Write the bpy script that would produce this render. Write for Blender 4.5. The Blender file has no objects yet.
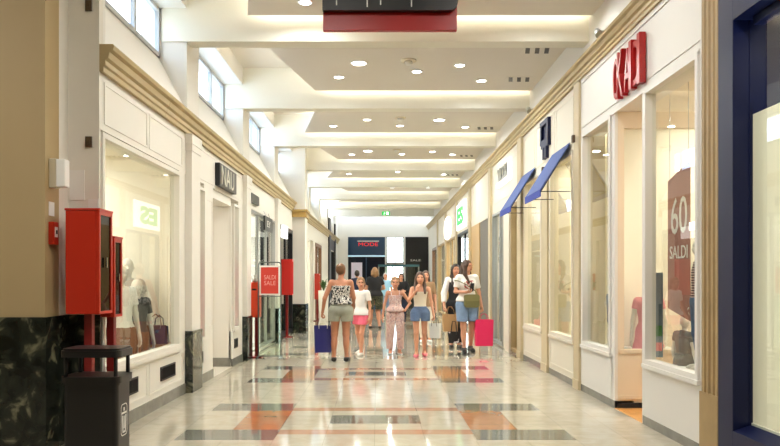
import bpy, bmesh, math, random
import numpy as np
from mathutils import Vector, Matrix
random.seed(7)
SC = bpy.context.scene
COL = SC.collection
PI = math.pi
CAMZ = 1.35          # eye height of the photographer
LP, SKYS, EXPO = .56, 11.0, -0.13     # lamp power, sky strength, exposure
# ------------------------------------------------------------------ materials
def lin(c):
    r = []
    for v in c:
        v = v / 255.0
        r.append(v / 12.92 if v <= .04045 else ((v + .055) / 1.055) ** 2.4)
    return (r[0], r[1], r[2], 1.0)
MATS = {}
def mat(name, col, rough=.6, metal=0.0, spec=.5, emit=0.0, ecol=None, var=0.0, vscale=8.0, bump=0.0, bscale=60.0, coat=0.0):
    if name in MATS: return MATS[name]
    m = bpy.data.materials.new(name); m.use_nodes = True
    nt = m.node_tree; b = nt.nodes['Principled BSDF']
    b.inputs['Base Color'].default_value = lin(col)
    b.inputs['Roughness'].default_value = rough
    b.inputs['Metallic'].default_value = metal
    b.inputs['Specular IOR Level'].default_value = spec
    b.inputs['Coat Weight'].default_value = coat
    if emit:
        b.inputs['Emission Color'].default_value = lin(ecol or col)
        b.inputs['Emission Strength'].default_value = emit
    if var or bump:
        tc = nt.nodes.new('ShaderNodeTexCoord')
    if var:
        n = nt.nodes.new('ShaderNodeTexNoise'); n.inputs['Scale'].default_value = vscale; n.inputs['Detail'].default_value = 5
        nt.links.new(tc.outputs['Object'], n.inputs['Vector'])
        r = nt.nodes.new('ShaderNodeValToRGB')
        c = lin(col)
        r.color_ramp.elements[0].position = .3; r.color_ramp.elements[1].position = .7
        r.color_ramp.elements[0].color = tuple(max(0, x * (1 - var)) for x in c[:3]) + (1,)
        r.color_ramp.elements[1].color = tuple(min(1, x * (1 + var)) for x in c[:3]) + (1,)
        nt.links.new(n.outputs['Fac'], r.inputs['Fac']); nt.links.new(r.outputs['Color'], b.inputs['Base Color'])
    if bump:
        n2 = nt.nodes.new('ShaderNodeTexNoise'); n2.inputs['Scale'].default_value = bscale
        nt.links.new(tc.outputs['Object'], n2.inputs['Vector'])
        bp = nt.nodes.new('ShaderNodeBump'); bp.inputs['Strength'].default_value = bump; bp.inputs['Distance'].default_value = .01
        nt.links.new(n2.outputs['Fac'], bp.inputs['Height']); nt.links.new(bp.outputs['Normal'], b.inputs['Normal'])
    MATS[name] = m
    return m
def pattern_mat(name, cols, scale=30, rough=.8, kind='noise', hard=True):
    """printed cloth: several flat colours in blobs"""
    m = bpy.data.materials.new(name); m.use_nodes = True
    nt = m.node_tree; b = nt.nodes['Principled BSDF']; b.inputs['Roughness'].default_value = rough
    tc = nt.nodes.new('ShaderNodeTexCoord')
    if kind == 'noise':
        n = nt.nodes.new('ShaderNodeTexNoise'); n.inputs['Scale'].default_value = scale; n.inputs['Detail'].default_value = 2; out = 'Fac'
    elif kind == 'stripe':
        n = nt.nodes.new('ShaderNodeTexWave'); n.bands_direction = 'Z'; n.inputs['Scale'].default_value = scale; out = 'Fac'
    else:
        n = nt.nodes.new('ShaderNodeTexVoronoi'); n.inputs['Scale'].default_value = scale; out = 'Distance'
    nt.links.new(tc.outputs['Object'], n.inputs['Vector'])
    r = nt.nodes.new('ShaderNodeValToRGB'); r.color_ramp.interpolation = 'CONSTANT' if hard else 'LINEAR'
    k = len(cols)
    while len(r.color_ramp.elements) < k: r.color_ramp.elements.new(.5)
    lo, hi = (.38, .62) if kind == 'noise' else (.2, .8)
    for i, c in enumerate(cols):
        r.color_ramp.elements[i].position = 0 if i == 0 else lo + (hi - lo) * i / (k - 1 if k > 2 else 2)
        r.color_ramp.elements[i].color = lin(c)
    nt.links.new(n.outputs[out], r.inputs['Fac']); nt.links.new(r.outputs['Color'], b.inputs['Base Color'])
    MATS[name] = m
    return m
def glass_mat(name, tint=(255, 255, 255), refl=1.5, base=.03, rough=0.0):
    m = bpy.data.materials.new(name); m.use_nodes = True
    nt = m.node_tree; nt.nodes.clear()
    out = nt.nodes.new('ShaderNodeOutputMaterial'); mix = nt.nodes.new('ShaderNodeMixShader')
    tr = nt.nodes.new('ShaderNodeBsdfTransparent'); tr.inputs['Color'].default_value = lin(tint)
    gl = nt.nodes.new('ShaderNodeBsdfGlossy'); gl.inputs['Roughness'].default_value = rough
    fr = nt.nodes.new('ShaderNodeFresnel'); fr.inputs['IOR'].default_value = 1.45
    ma = nt.nodes.new('ShaderNodeMath'); ma.operation = 'MULTIPLY_ADD'; ma.use_clamp = True
    ma.inputs[1].default_value = refl; ma.inputs[2].default_value = base
    ge = nt.nodes.new('ShaderNodeNewGeometry'); fb = nt.nodes.new('ShaderNodeMath'); fb.operation = 'SUBTRACT'; fb.inputs[0].default_value = 1
    mu = nt.nodes.new('ShaderNodeMath'); mu.operation = 'MULTIPLY'     # the coating sits on the outer faces only
    nt.links.new(ge.outputs['Backfacing'], fb.inputs[1]); nt.links.new(fr.outputs[0], ma.inputs[0])
    nt.links.new(ma.outputs[0], mu.inputs[0]); nt.links.new(fb.outputs[0], mu.inputs[1]); nt.links.new(mu.outputs[0], mix.inputs[0])
    nt.links.new(tr.outputs[0], mix.inputs[1]); nt.links.new(gl.outputs[0], mix.inputs[2]); nt.links.new(mix.outputs[0], out.inputs[0])
    MATS[name] = m
    return m
def marble_mat(name, c0, c1, vein, scale=5, rough=.12):
    m = bpy.data.materials.new(name); m.use_nodes = True
    nt = m.node_tree; b = nt.nodes['Principled BSDF']; b.inputs['Roughness'].default_value = rough
    tc = nt.nodes.new('ShaderNodeTexCoord'); n = nt.nodes.new('ShaderNodeTexNoise')
    n.inputs['Scale'].default_value = scale; n.inputs['Detail'].default_value = 9; n.inputs['Distortion'].default_value = 1.5
    nt.links.new(tc.outputs['Object'], n.inputs['Vector'])
    r = nt.nodes.new('ShaderNodeValToRGB'); e = r.color_ramp.elements
    e[0].position = .35; e[0].color = lin(c0); e[1].position = .56; e[1].color = lin(c1)
    x = e.new(.68); x.color = lin(vein)
    nt.links.new(n.outputs['Fac'], r.inputs['Fac']); nt.links.new(r.outputs['Color'], b.inputs['Base Color'])
    MATS[name] = m
    return m
def tile_mat(name, col, var=.06, rough=.07):
    """polished stone laid in square tiles with fine joints"""
    m = bpy.data.materials.new(name); m.use_nodes = True
    nt = m.node_tree; b = nt.nodes['Principled BSDF']
    b.inputs['Roughness'].default_value = rough; b.inputs['Specular IOR Level'].default_value = .65
    geo = nt.nodes.new('ShaderNodeTexCoord')
    mp = nt.nodes.new('ShaderNodeMapping'); mp.inputs['Location'].default_value = (.02, .068, 0)
    nt.links.new(geo.outputs['Object'], mp.inputs['Vector'])
    br = nt.nodes.new('ShaderNodeTexBrick'); br.offset = 0; br.squash = 1
    br.inputs['Scale'].default_value = 1; br.inputs['Brick Width'].default_value = .4275; br.inputs['Row Height'].default_value = .4125
    br.inputs['Mortar Size'].default_value = .0025; br.inputs['Bias'].default_value = 0
    c = lin(col)
    br.inputs['Color1'].default_value = tuple(min(1, x * (1 + var)) for x in c[:3]) + (1,)
    br.inputs['Color2'].default_value = tuple(x * (1 - var) for x in c[:3]) + (1,)
    br.inputs['Mortar'].default_value = tuple(x * .72 for x in c[:3]) + (1,)
    nt.links.new(mp.outputs['Vector'], br.inputs['Vector'])
    n = nt.nodes.new('ShaderNodeTexNoise'); n.inputs['Scale'].default_value = 6; n.inputs['Detail'].default_value = 8; n.inputs['Distortion'].default_value = .8
    nt.links.new(geo.outputs['Object'], n.inputs['Vector'])
    mx = nt.nodes.new('ShaderNodeMix'); mx.data_type = 'RGBA'; mx.blend_type = 'MULTIPLY'
    rr = nt.nodes.new('ShaderNodeValToRGB'); rr.color_ramp.elements[0].position = .3; rr.color_ramp.elements[1].position = .65
    rr.color_ramp.elements[0].color = (.86, .84, .8, 1); rr.color_ramp.elements[1].color = (1, 1, 1, 1)
    nt.links.new(n.outputs['Fac'], rr.inputs['Fac'])
    mx.inputs['Factor'].default_value = 1
    nt.links.new(br.outputs['Color'], mx.inputs[6]); nt.links.new(rr.outputs['Color'], mx.inputs[7])
    nt.links.new(mx.outputs[2], b.inputs['Base Color'])
    MATS[name] = m
    return m

CREAM = mat('cream_paint', (232, 227, 216), .6, var=.02, vscale=3)
PANELC = mat('cream_panelling', (233, 228, 217), .5)
WARMW = mat('warm_white_paint', (240, 236, 226), .55)
CEIL = mat('ceiling_paint', (234, 229, 220), .8)
BEAM = mat('beam_paint', (246, 245, 234), .7)
UPPER = mat('clerestory_paint', (236, 233, 226), .7)
STONE = mat('travertine', (160, 134, 92), .55, var=.1, vscale=5, bump=.1)
CORN = mat('cornice_stone', (184, 164, 122), .55, var=.06, vscale=4)
TAN = mat('shaded_tan_paint', (180, 158, 116), .6, var=.02, vscale=2)  # dim side facing the camera: its shade is put into the colour
WHITE = mat('white_lacquer', (244, 242, 236), .35)
SHOPF = mat('white_shop_panelling', (224, 220, 213), .5)
GREYB = mat('grey_marble_skirting', (126, 124, 116), .2, var=.12, vscale=9)
MARB = marble_mat('green_marble', (18, 22, 18), (44, 48, 40), (118, 116, 92), 4.5, .1)
RED = mat('red_enamel', (188, 46, 26), .3)
DRED = mat('dark_red_metal', (120, 18, 16), .4)
ORED = mat('orange_red_enamel', (222, 66, 26), .35)
SIGNRED = mat('sign_red', (168, 20, 18), .3)
BLACK = mat('black_plastic', (22, 21, 21), .35)
BMET = mat('black_metal', (28, 28, 30), .4, metal=.3)
NAVY = mat('navy_lacquer', (10, 19, 58), .45, spec=.3)
AWN = mat('blue_canvas', (74, 92, 146), .85)
STEEL = mat('brushed_steel', (170, 172, 170), .3, metal=.9)
DARKGL = mat('dark_glass_panel', (24, 34, 48), .12)
CHROME = mat('chrome', (210, 210, 210), .12, metal=1)
GLASS = glass_mat('shop_glass', (250, 252, 248), 1.35, .02)
WGLASS = glass_mat('clerestory_glass', (238, 246, 255), 1.0, .02)
CABGL = glass_mat('cabinet_glass', (90, 80, 76), .7, .02)
SIGNGL = glass_mat('stand_acrylic', (232, 240, 232), 1.2, .03)
WOOD = mat('oak_boards', (206, 150, 84), .35, var=.12, vscale=12)
SHOPFL = mat('shop_floor_tile', (214, 206, 190), .25)
SHOPW = mat('shop_wall_paint', (238, 231, 216), .7)
LAMP = mat('lamp_glow', (255, 244, 222), .5, emit=20, ecol=(255, 250, 242))
COVE = mat('cove_tube_glow', (255, 240, 200), .5, emit=14, ecol=(255, 246, 226))
LITW = mat('lit_white_acrylic', (250, 250, 250), .4, emit=1.6, ecol=(255, 255, 255))
LITG = mat('lit_green_acrylic', (30, 170, 70), .4, emit=.9, ecol=(20, 190, 70))
PAPER = mat('white_paper', (236, 234, 228), .8)
POSTER = mat('red_poster_paper', (206, 62, 50), .7)
PLAST = mat('ivory_plastic', (222, 212, 188), .4)
SKIN = mat('skin', (204, 146, 116), .55, var=.03, vscale=12)
SKINT = mat('tanned_skin', (180, 122, 92), .55, var=.03, vscale=12)
LIP = mat('lip', (176, 92, 84), .5)
EYE = mat('eye_dark', (38, 28, 24), .2)
MANN = mat('mannequin_white', (226, 220, 210), .4)
HBROWN = mat('brown_hair', (74, 48, 32), .55, var=.25, vscale=40)
HDARK = mat('dark_brown_hair', (46, 30, 24), .5, var=.25, vscale=40)
HBLOND = mat('dark_blonde_hair', (142, 104, 66), .55, var=.2, vscale=40)
HBLACK = mat('black_hair', (20, 17, 17), .45)
LEAF = mat('plant_leaf', (60, 92, 40), .5, var=.2, vscale=20)
SOIL = mat('soil', (50, 38, 28), .9)

# ------------------------------------------------------------------ mesh building
class MB:
    def __init__(s): s.bm = bmesh.new(); s.mats = []; s.cur = 0
    def use(s, m):
        if m not in s.mats: s.mats.append(m)
        s.cur = s.mats.index(m); return s
    def _fin(s, faces, smooth=False):
        for f in faces: f.material_index = s.cur; f.smooth = smooth
    def hexa(s, p, bev=0):
        v = [s.bm.verts.new(q) for q in p]
        F = [s.bm.faces.new([v[i] for i in q]) for q in ((0, 1, 2, 3), (7, 6, 5, 4), (0, 4, 5, 1), (1, 5, 6, 2), (2, 6, 7, 3), (3, 7, 4, 0))]
        s._fin(F)
        if bev:
            es = list({e for f in F for e in f.edges})
            r = bmesh.ops.bevel(s.bm, geom=es, offset=bev, segments=2, profile=.5, affect='EDGES')
            s._fin([f for f in r['faces']])
        return s
    def box(s, x0, x1, y0, y1, z0, z1, bev=0):
        return s.hexa([(x0, y0, z0), (x1, y0, z0), (x1, y1, z0), (x0, y1, z0), (x0, y0, z1), (x1, y0, z1), (x1, y1, z1), (x0, y1, z1)], bev)
    def sb(s, side, s0, s1, o0, o1, z0, z1, bev=0):
        """box along a side wall: s = distance down the hall, o = out from the wall face"""
        W = TL if side == 'L' else TR
        p = [W(a, b, z) for z in (z0, z1) for a, b in ((s0, o0), (s1, o0), (s1, o1), (s0, o1))]
        return s.hexa(p, bev)
    def tube(s, pts, r, n=10, cap=True, smooth=True):
        pts = [Vector(p) for p in pts]; rs = r if isinstance(r, (list, tuple)) else [r] * len(pts)
        rings = []; prev = None
        for i, p in enumerate(pts):
            if i == 0: d = pts[1] - pts[0]
            elif i == len(pts) - 1: d = pts[-1] - pts[-2]
            else: d = (pts[i + 1] - p).normalized() + (p - pts[i - 1]).normalized()
            d.normalize()
            if prev is None: u = d.orthogonal().normalized()
            else:
                u = prev - d * prev.dot(d)
                u = u.normalized() if u.length > 1e-6 else d.orthogonal().normalized()
            prev = u; w = d.cross(u)
            rings.append([s.bm.verts.new(p + (u * math.cos(2 * PI * k / n) + w * math.sin(2 * PI * k / n)) * rs[i]) for k in range(n)])
        F = []
        for a, b in zip(rings, rings[1:]):
            for k in range(n): F.append(s.bm.faces.new((a[k], a[(k + 1) % n], b[(k + 1) % n], b[k])))
        s._fin(F, smooth)
        if cap: s._fin([s.bm.faces.new(rings[0][::-1]), s.bm.faces.new(rings[-1])])
        return s
    def lathe(s, prof, c=(0, 0, 0), n=24, smooth=True, M=None):
        """profile [(r, z)] turned about a vertical axis through c"""
        rings = []
        for r, z in prof:
            ring = []
            for k in range(n):
                p = Vector((r * math.cos(2 * PI * k / n), r * math.sin(2 * PI * k / n), z))
                if M: p = M @ p
                ring.append(s.bm.verts.new(p + Vector(c)))
            rings.append(ring)
        F = []
        for a, b in zip(rings, rings[1:]):
            for k in range(n): F.append(s.bm.faces.new((a[k], a[(k + 1) % n], b[(k + 1) % n], b[k])))
        s._fin(F, smooth)
        s._fin([s.bm.faces.new(rings[0][::-1]), s.bm.faces.new(rings[-1])])
        return s
    def prism(s, poly, f0, f1, smooth=False):
        """closed outline poly of 2-D points; f0 / f1 turn a point into 3-D at either end"""
        a = [s.bm.verts.new(f0(*p)) for p in poly]; b = [s.bm.verts.new(f1(*p)) for p in poly]; n = len(poly)
        s._fin([s.bm.faces.new((a[k], a[(k + 1) % n], b[(k + 1) % n], b[k])) for k in range(n)], smooth)
        s._fin([s.bm.faces.new(a[::-1]), s.bm.faces.new(b)])
        return s
    def quad(s, p): s._fin([s.bm.faces.new([s.bm.verts.new(q) for q in p])]); return s
    def text(s, txt, org, u, up, nrm, height, width=None, depth=.01, bold=0):
        """solid lettering, lower left corner at org, running along u"""
        cu = bpy.data.curves.new('lettering', 'FONT'); cu.body = txt; cu.extrude = .5; cu.resolution_u = 3; cu.offset = bold
        o = bpy.data.objects.new('lettering', cu); COL.objects.link(o)
        me = bpy.data.meshes.new_from_object(o.evaluated_get(bpy.context.evaluated_depsgraph_get()))
        bpy.data.objects.remove(o); bpy.data.curves.remove(cu)
        vs = [v.co.copy() for v in me.vertices]
        xs = [v.x for v in vs]; ys = [v.y for v in vs]; x0, x1, y0, y1 = min(xs), max(xs), min(ys), max(ys)
        ky = height / (y1 - y0); kx = (width / (x1 - x0)) if width else ky
        u, up, nrm, org = Vector(u), Vector(up), Vector(nrm), Vector(org)
        nv = [s.bm.verts.new(org + u * (v.x - x0) * kx + up * (v.y - y0) * ky + nrm * (v.z + .5) * depth) for v in vs]
        F = []
        for p in me.polygons:
            try: F.append(s.bm.faces.new([nv[i] for i in p.vertices]))
            except ValueError: pass
        s._fin(F); bpy.data.meshes.remove(me)
        return s
    def build(s, name, m=None, parent=None, origin=None, local=False):
        bm = s.bm
        bmesh.ops.recalc_face_normals(bm, faces=bm.faces[:])
        me = bpy.data.meshes.new(name)
        loc = Vector((0, 0, 0))
        if parent is not None and not local:
            loc = WLOC[parent.name]
        elif origin == 'base':
            xs = [v.co.x for v in bm.verts]; ys = [v.co.y for v in bm.verts]; zs = [v.co.z for v in bm.verts]
            loc = Vector(((min(xs) + max(xs)) / 2, (min(ys) + max(ys)) / 2, min(zs)))
        if loc.length: bmesh.ops.translate(bm, verts=bm.verts[:], vec=-loc)
        bm.to_mesh(me); bm.free()
        for q in ([m] if m else s.mats): me.materials.append(q)
        o = bpy.data.objects.new(name, me); COL.objects.link(o)
        if parent is not None: o.parent = parent; WLOC[o.name] = WLOC[parent.name]
        else: o.location = loc; WLOC[o.name] = loc
        return o
WLOC = {}
def tag(o, label, cat, group=None, kind=None):
    o['label'] = label; o['category'] = cat
    if group: o['group'] = group
    if kind: o['kind'] = kind
    return o
def thing(name, label, cat, loc=(0, 0, 0), rotz=0, group=None):
    o = bpy.data.objects.new(name, None); COL.objects.link(o); o.empty_display_size = .1
    o.location = loc; o.rotation_euler = (0, 0, rotz); WLOC[o.name] = Vector(loc)
    return tag(o, label, cat, group)
def struct(mb, name, m=None, parent=None):
    o = mb.build(name, m, parent)
    if parent is None: o['kind'] = 'structure'
    return o
def XL(s): return -2.33 + .0145 * (s - 5.9)     # the left wall closes in very slightly
XR = 2.5
def TL(s, o, z): return (XL(s) + o, s, z)
def TR(s, o, z): return (XR - o, s, z)
def area_light(name, loc, power, size, col=(1, .9, .76), rot=(0, 0, 0), sizey=None, spread=PI, disk=False):
    l = bpy.data.lights.new(name, 'AREA'); l.energy = power; l.color = col; l.size = size; l.spread = spread
    if sizey: l.shape = 'RECTANGLE'; l.size_y = sizey
    elif disk: l.shape = 'DISK'
    o = bpy.data.objects.new(name, l); COL.objects.link(o); o.location = loc; o.rotation_euler = rot
    return o
ORD = ['first', 'second', 'third', 'fourth', 'fifth', 'sixth', 'seventh', 'eighth', 'ninth', 'tenth']

# ------------------------------------------------------------------ the setting
PITCH = 3.29
def beam_back(n): return 8.65 + PITCH * n
END = 34.0
# floor: one mesh, each cell of the laid pattern takes its stone
FC = tile_mat('cream_marble_tiles', (190, 182, 164), .035)
FG = tile_mat('grey_marble_tiles', (112, 114, 106), .05)
FO = tile_mat('orange_marble_tiles', (172, 122, 84), .06)
FR = tile_mat('red_marble_strip', (176, 136, 110), .06)
def build_floor():
    mb = MB(); cx = -.015
    rects = []   # x0,x1,y0,y1,mat
    for k in range(-2, 9):
        y = 5.90 + 3.31 * k
        for sg in (-1, 1):
            a, b, c = cx + sg * .858, cx + sg * 1.70, cx + sg * 1.283
            for (p, q, m, e) in ((y, y + .415, FG, b), (y + 1.335, y + 1.75, FG, b), (y + .415, y + 1.335, FO, c)):
                rects.append((min(a, e), max(a, e), p, q, m))
        rects.append((cx - .858, cx + .858, y + .225, y + .415, FR)); rects.append((cx - .858, cx + .858, y + 1.32, y + 1.5, FR))
        rects.append((cx - .43, cx + .43, y + .68, y + 1.085, FG))
    xs = sorted({-7.0, 2.75} | {round(v, 4) for r in rects for v in r[:2]}); ys = sorted({-4.0, END} | {round(v, 4) for r in rects for v in r[2:4] if -4 < v < END})
    mb.use(FC)
    vv = {(i, j): mb.bm.verts.new((x, y, 0)) for i, x in enumerate(xs) for j, y in enumerate(ys)}
    for i in range(len(xs) - 1):
        for j in range(len(ys) - 1):
            x, y = (xs[i] + xs[i + 1]) / 2, (ys[j] + ys[j + 1]) / 2
            m = FC
            for r in rects:
                if r[0] < x < r[1] and r[2] < y < r[3]: m = r[4]
            mb.use(m); mb._fin([mb.bm.faces.new((vv[i, j], vv[i + 1, j], vv[i + 1, j + 1], vv[i, j + 1]))])
    struct(mb, 'floor')
build_floor()

# ceiling: high slab, dropped panels between the beams, cove tubes
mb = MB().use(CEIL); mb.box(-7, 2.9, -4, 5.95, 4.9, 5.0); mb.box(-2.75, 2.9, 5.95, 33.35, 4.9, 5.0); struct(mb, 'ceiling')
PZ = 4.48
for n in range(-2, 8):
    b0 = beam_back(n)
    mb = MB().use(BEAM)
    mb.prism([(-(abs(XL(b0)) + .3 if n >= -1 else 6.9), 0), (2.62, 0), (2.62, 1), (-(abs(XL(b0)) + .3 if n >= -1 else 6.9), 1)],
             lambda x, t: (x, b0 - .23 + .23 * t, 4.22), lambda x, t: (x, b0 - .23 + .23 * t, 4.95))
    struct(mb, 'beam')
def panel_edge(n, t):      # left edge of the dropped panel in bay n, t 0..1 down the bay
    return (-1.62 + .60 * t) if n % 2 else (-.95 - .58 * t)
for n in range(-1, 7):
    a = beam_back(n - 1) + .04; b = beam_back(n) - .23 - .14
    mb = MB().use(CEIL)
    pl = [(panel_edge(n, 0), a), (2.56, a), (2.56, b), (panel_edge(n, 1), b)]
    mb.prism(pl, lambda x, y: (x, y, PZ), lambda x, y: (x, y, PZ + .06))
    struct(mb, 'ceiling_panel')
    # cove lamps lying on the panel behind its far and left edges
    place = ORD[n] if n > 0 else ('zeroth' if n == 0 else 'camera')
    nm = 'above the hanging sign' if n <= 0 else 'in %s bay past hanging sign' % ORD[n - 1]
    if n >= 0:
        c = MB().use(COVE); c.tube([(panel_edge(n, 1) + .1, b - .03, PZ + .085), (2.5, b - .03, PZ + .085)], .022, 8)
        tag(c.build('cove_light', origin='base'), 'cove lamp behind far panel edge ' + nm, 'light', 'cove lamps above the ceiling panels')
        c = MB().use(COVE); c.tube([(panel_edge(n, .04) + .06, a + .1, PZ + .085), (panel_edge(n, .94) + .06, b - .15, PZ + .085)], .022, 8)
        tag(c.build('cove_light', origin='base'), 'cove lamp behind slanted panel edge ' + nm, 'light', 'cove lamps above the ceiling panels')

# ---- right side upper wall and cornice
mb = MB().use(UPPER); mb.box(2.55, 2.75, -4, END, 3.8, 4.95); struct(mb, 'wall_right_upper')
def cornice(side, s0, s1, z0, z1, name):
    W = TL if side == 'L' else TR
    h = z1 - z0
    prof = [(-.1, z0), (.035, z0), (.035, z0 + .18 * h), (.05, z0 + .24 * h), (.05, z0 + .42 * h), (.075, z0 + .5 * h), (.085, z0 + .72 * h), (.115, z0 + .8 * h), (.125, z0 + .93 * h), (.115, z1), (-.1, z1)]
    mb = MB().use(CORN)
    n = max(1, int((s1 - s0) / 1.65)); e = [s0 + (s1 - s0) * i / n for i in range(n + 1)]
    for a, b in zip(e, e[1:]):
        mb.prism(prof, lambda o, z: W(a + .003, o, z), lambda o, z: W(b - .003, o, z))
    struct(mb, name)
cornice('L', 5.87, END, 3.10, 3.33, 'trim_1')
cornice('R', 5.07, END, 3.79, 3.97, 'trim_2')

# ---- left clerestory: piers, deep reveals with sloping sills, windows
def clerestory():
    wall = MB().use(UPPER)
    z0, z1, zs = 3.33, 4.95, 3.38
    ends = [8.44 + PITCH * k for k in range(0, 8)]
    prev = 5.95
    for e in ends:
        st = max(e - 2.75, prev + .05)
        wall.sb('L', prev, st, -.55, 0, z0, z1)                      # pier
        wall.sb('L', st, e, -.55, 0, 4.62, z1)                       # lintel over reveal
        wall.sb('L', st, e, -.55, 0, z0, zs)
        W = TL
        # sloping sill
        wall.prism([(0, zs), (-.345, 4.03), (-.55, 4.03), (-.55, zs)], lambda o, z: W(st, o, z), lambda o, z: W(e, o, z))
        prev = e
    wall.sb('L', prev, END, -.55, 0, z0, z1)
    struct(wall, 'wall_left_upper')
    for k, e in enumerate(ends[:6]):
        st = max(e - 2.75, 6.0)
        f = MB().use(mat('grey_aluminium', (186, 190, 194), .4))
        for a, b in ((st, st + .05), (e - .05, e), (e - .86, e - .8), (e - 1.68, e - 1.62)): f.sb('L', a, b, -.37, -.32, 4.03, 4.62)
        for a, b in ((4.03, 4.08), (4.57, 4.62)): f.sb('L', st, e, -.37, -.32, a, b)
        fo = struct(f, 'window_%d' % (k + 20))
        g = MB().use(WGLASS); g.sb('L', st + .04, e - .04, -.35, -.345, 4.07, 4.58); struct(g, 'pane', parent=fo)
        p = area_light('daylight_portal', TL((st + e) / 2, -.5, 4.33), 1, 2.7, rot=(0, PI / 2, PI), sizey=.5)
        p.rotation_euler = (0, -PI / 2, 0); p.data.size = .5; p.data.size_y = 2.7; p.data.cycles.is_portal = True
clerestory()

# ---- generic shop parts
WN = [0]
def window(side, s0, s1, z0, z1, mull=(), fm=PANELC, fw=.05, sill=.012, o=-.05, glass=GLASS, fo=.02):
    WN[0] += 1
    f = MB().use(fm)
    f.sb(side, s0, s0 + fw, o - .03, fo, z0, z1); f.sb(side, s1 - fw, s1, o - .03, fo, z0, z1)
    f.sb(side, s0 + fw, s1 - fw, o - .03, fo, z1 - fw, z1); f.sb(side, s0 + fw, s1 - fw, o - .03, fo, z0, z0 + fw)
    for c in mull: f.sb(side, c - fw / 2, c + fw / 2, o - .03, o + .03, z0 + fw, z1 - fw)
    w = struct(f, 'window_%d' % WN[0])
    g = MB().use(glass); g.sb(side, s0 + fw * .6, s1 - fw * .6, o, o + .008, z0 + fw * .6, z1 - fw * .6); struct(g, 'pane', parent=w)
    if sill:
        k = MB().use(fm); k.sb(side, s0 - .02, s1 + .02, -.16, fo + sill, z0 - .035, z0 + .002); struct(k, 'window_sill', parent=w)
    return w
def mould(mb, side, s0, s1, z0, z1, o=0, w=.025, t=.006):
    mb.sb(side, s0, s1, o, o + t, z0, z0 + w); mb.sb(side, s0, s1, o, o + t, z1 - w, z1)
    mb.sb(side, s0, s0 + w, o, o + t, z0 + w, z1 - w); mb.sb(side, s1 - w, s1, o, o + t, z0 + w, z1 - w)
def shop(side, s0, s1, depth, h, wm=SHOPW, fm=SHOPFL, power=120, col=(1, .995, .955), o0=-.3, nl=2, z0=0.004, lamps=True):
    """the room behind a shopfront: floor, back and side walls, ceiling, lamps"""
    r = MB().use(wm)
    r.sb(side, s0, s1, -depth - .08, -depth, 0, h); r.sb(side, s0 - .04, s0, -depth, o0, 0, h); r.sb(side, s1, s1 + .04, -depth, o0, 0, h)
    struct(r, 'wall_shop')
    r = MB().use(wm); r.sb(side, s0, s1, -depth, o0 + .1, h, h + .06); struct(r, 'ceiling_shop')
    r = MB().use(fm); r.sb(side, s0, s1, -depth, -.0, -.05, z0); struct(r, 'floor_shop')
    W = TL if side == 'L' else TR
    for i in range(nl):
        s = s0 + (s1 - s0) * (i + .5) / nl
        area_light('shop_lamp', W(s, -(depth + abs(o0)) / 2, h - .03), power / nl, .9, col, sizey=.5)
def vent(side, s0, s1, z0, z1, label):
    W = TL if side == 'L' else TR
    t = thing('vent_grille', label, 'vent', W((s0 + s1) / 2, .0, z0), group='dark vent grilles under the shop windows')
    f = MB().use(BMET); mould(f, side, s0, s1, z0, z1, .0, .015, .014); f.build('frame', parent=t)
    f = MB().use(BLACK); f.sb(side, s0 + .012, s1 - .012, -.0, .004, z0 + .012, z1 - .012); f.build('backing', parent=t)
    f = MB().use(BMET)
    n = max(4, int((s1 - s0) / .03))
    for i in range(1, n):
        s = s0 + (s1 - s0) * i / n; f.sb(side, s - .004, s + .004, .004, .012, z0 + .014, z1 - .014)
    f.build('grille', parent=t)
def pillar(side, s0, s1, o, z1, base=.74, bo=.02, m=CREAM, name='pillar'):
    p = MB().use(m); p.sb(side, s0 + .03, s1 - .03, -.1, o, 0 if not base else base, z1)
    if z1 > 2.5: p.sb(side, s0, s1, -.1, o + .015, z1 - .12, z1); p.sb(side, s0 + .015, s1 - .015, -.1, o + .008, z1 - .2, z1 - .12)
    w = struct(p, name)
    if base:
        b = MB().use(MARB); b.sb(side, s0, s1, -.1, o + bo, 0, base, .006); struct(b, 'plinth', parent=w)
    return w

# ---- LEFT SIDE ---------------------------------------------------------------
# corner by the camera: wall facing the camera, return, and the first pier
mb = MB().use(TAN); mb.box(-7, -2.59, 5.46, 5.7, 1.06, 4.95); w = struct(mb, 'wall_left_corner')
b = MB().use(MARB); b.box(-7, -2.575, 5.445, 5.7, 0, 1.06); struct(b, 'plinth', parent=w)
mb = MB().use(CREAM); mb.box(-3.2, -2.59, 5.70, 5.88, 1.06, 4.95); mb.box(-3.2, -2.33, 5.87, 5.95, 2.62, 4.95); mb.box(-3.2, -2.33, 5.87, 5.905, 1.06, 2.62)
w = struct(mb, 'wall_left_pier')
b = MB().use(MARB); b.box(-3.2, -2.575, 5.70, 5.88, 0, 1.06); b.box(-3.2, -2.318, 5.86, 5.905, 0, 1.06); struct(b, 'plinth', parent=w)
mb = MB().use(TAN); mb.box(-7.1, -7, -4, 5.46, 0, 4.95); struct(mb, 'wall_left_near')
mb = MB().use(TAN); mb.box(-7, 2.9, -4.1, -4, 0, 4.95); struct(mb, 'wall_rear')

mb = MB().use(PANELC)
mb.sb('L', 5.95, 17.8, -.28, 0, 2.62, 3.12)                  # fascia
mb.sb('L', 5.905, 8.36, -.14, 0, .12, .55)                    # apron
mould(mb, 'L', 5.97, 7.05, 2.68, 3.04); mould(mb, 'L', 7.1, 8.25, 2.68, 3.04)
mould(mb, 'L', 6.0, 7.05, .17, .5); mould(mb, 'L', 7.1, 8.25, .17, .5)
mb.sb('L', 8.12, 8.36, -.06, 0, .55, 2.62)
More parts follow.
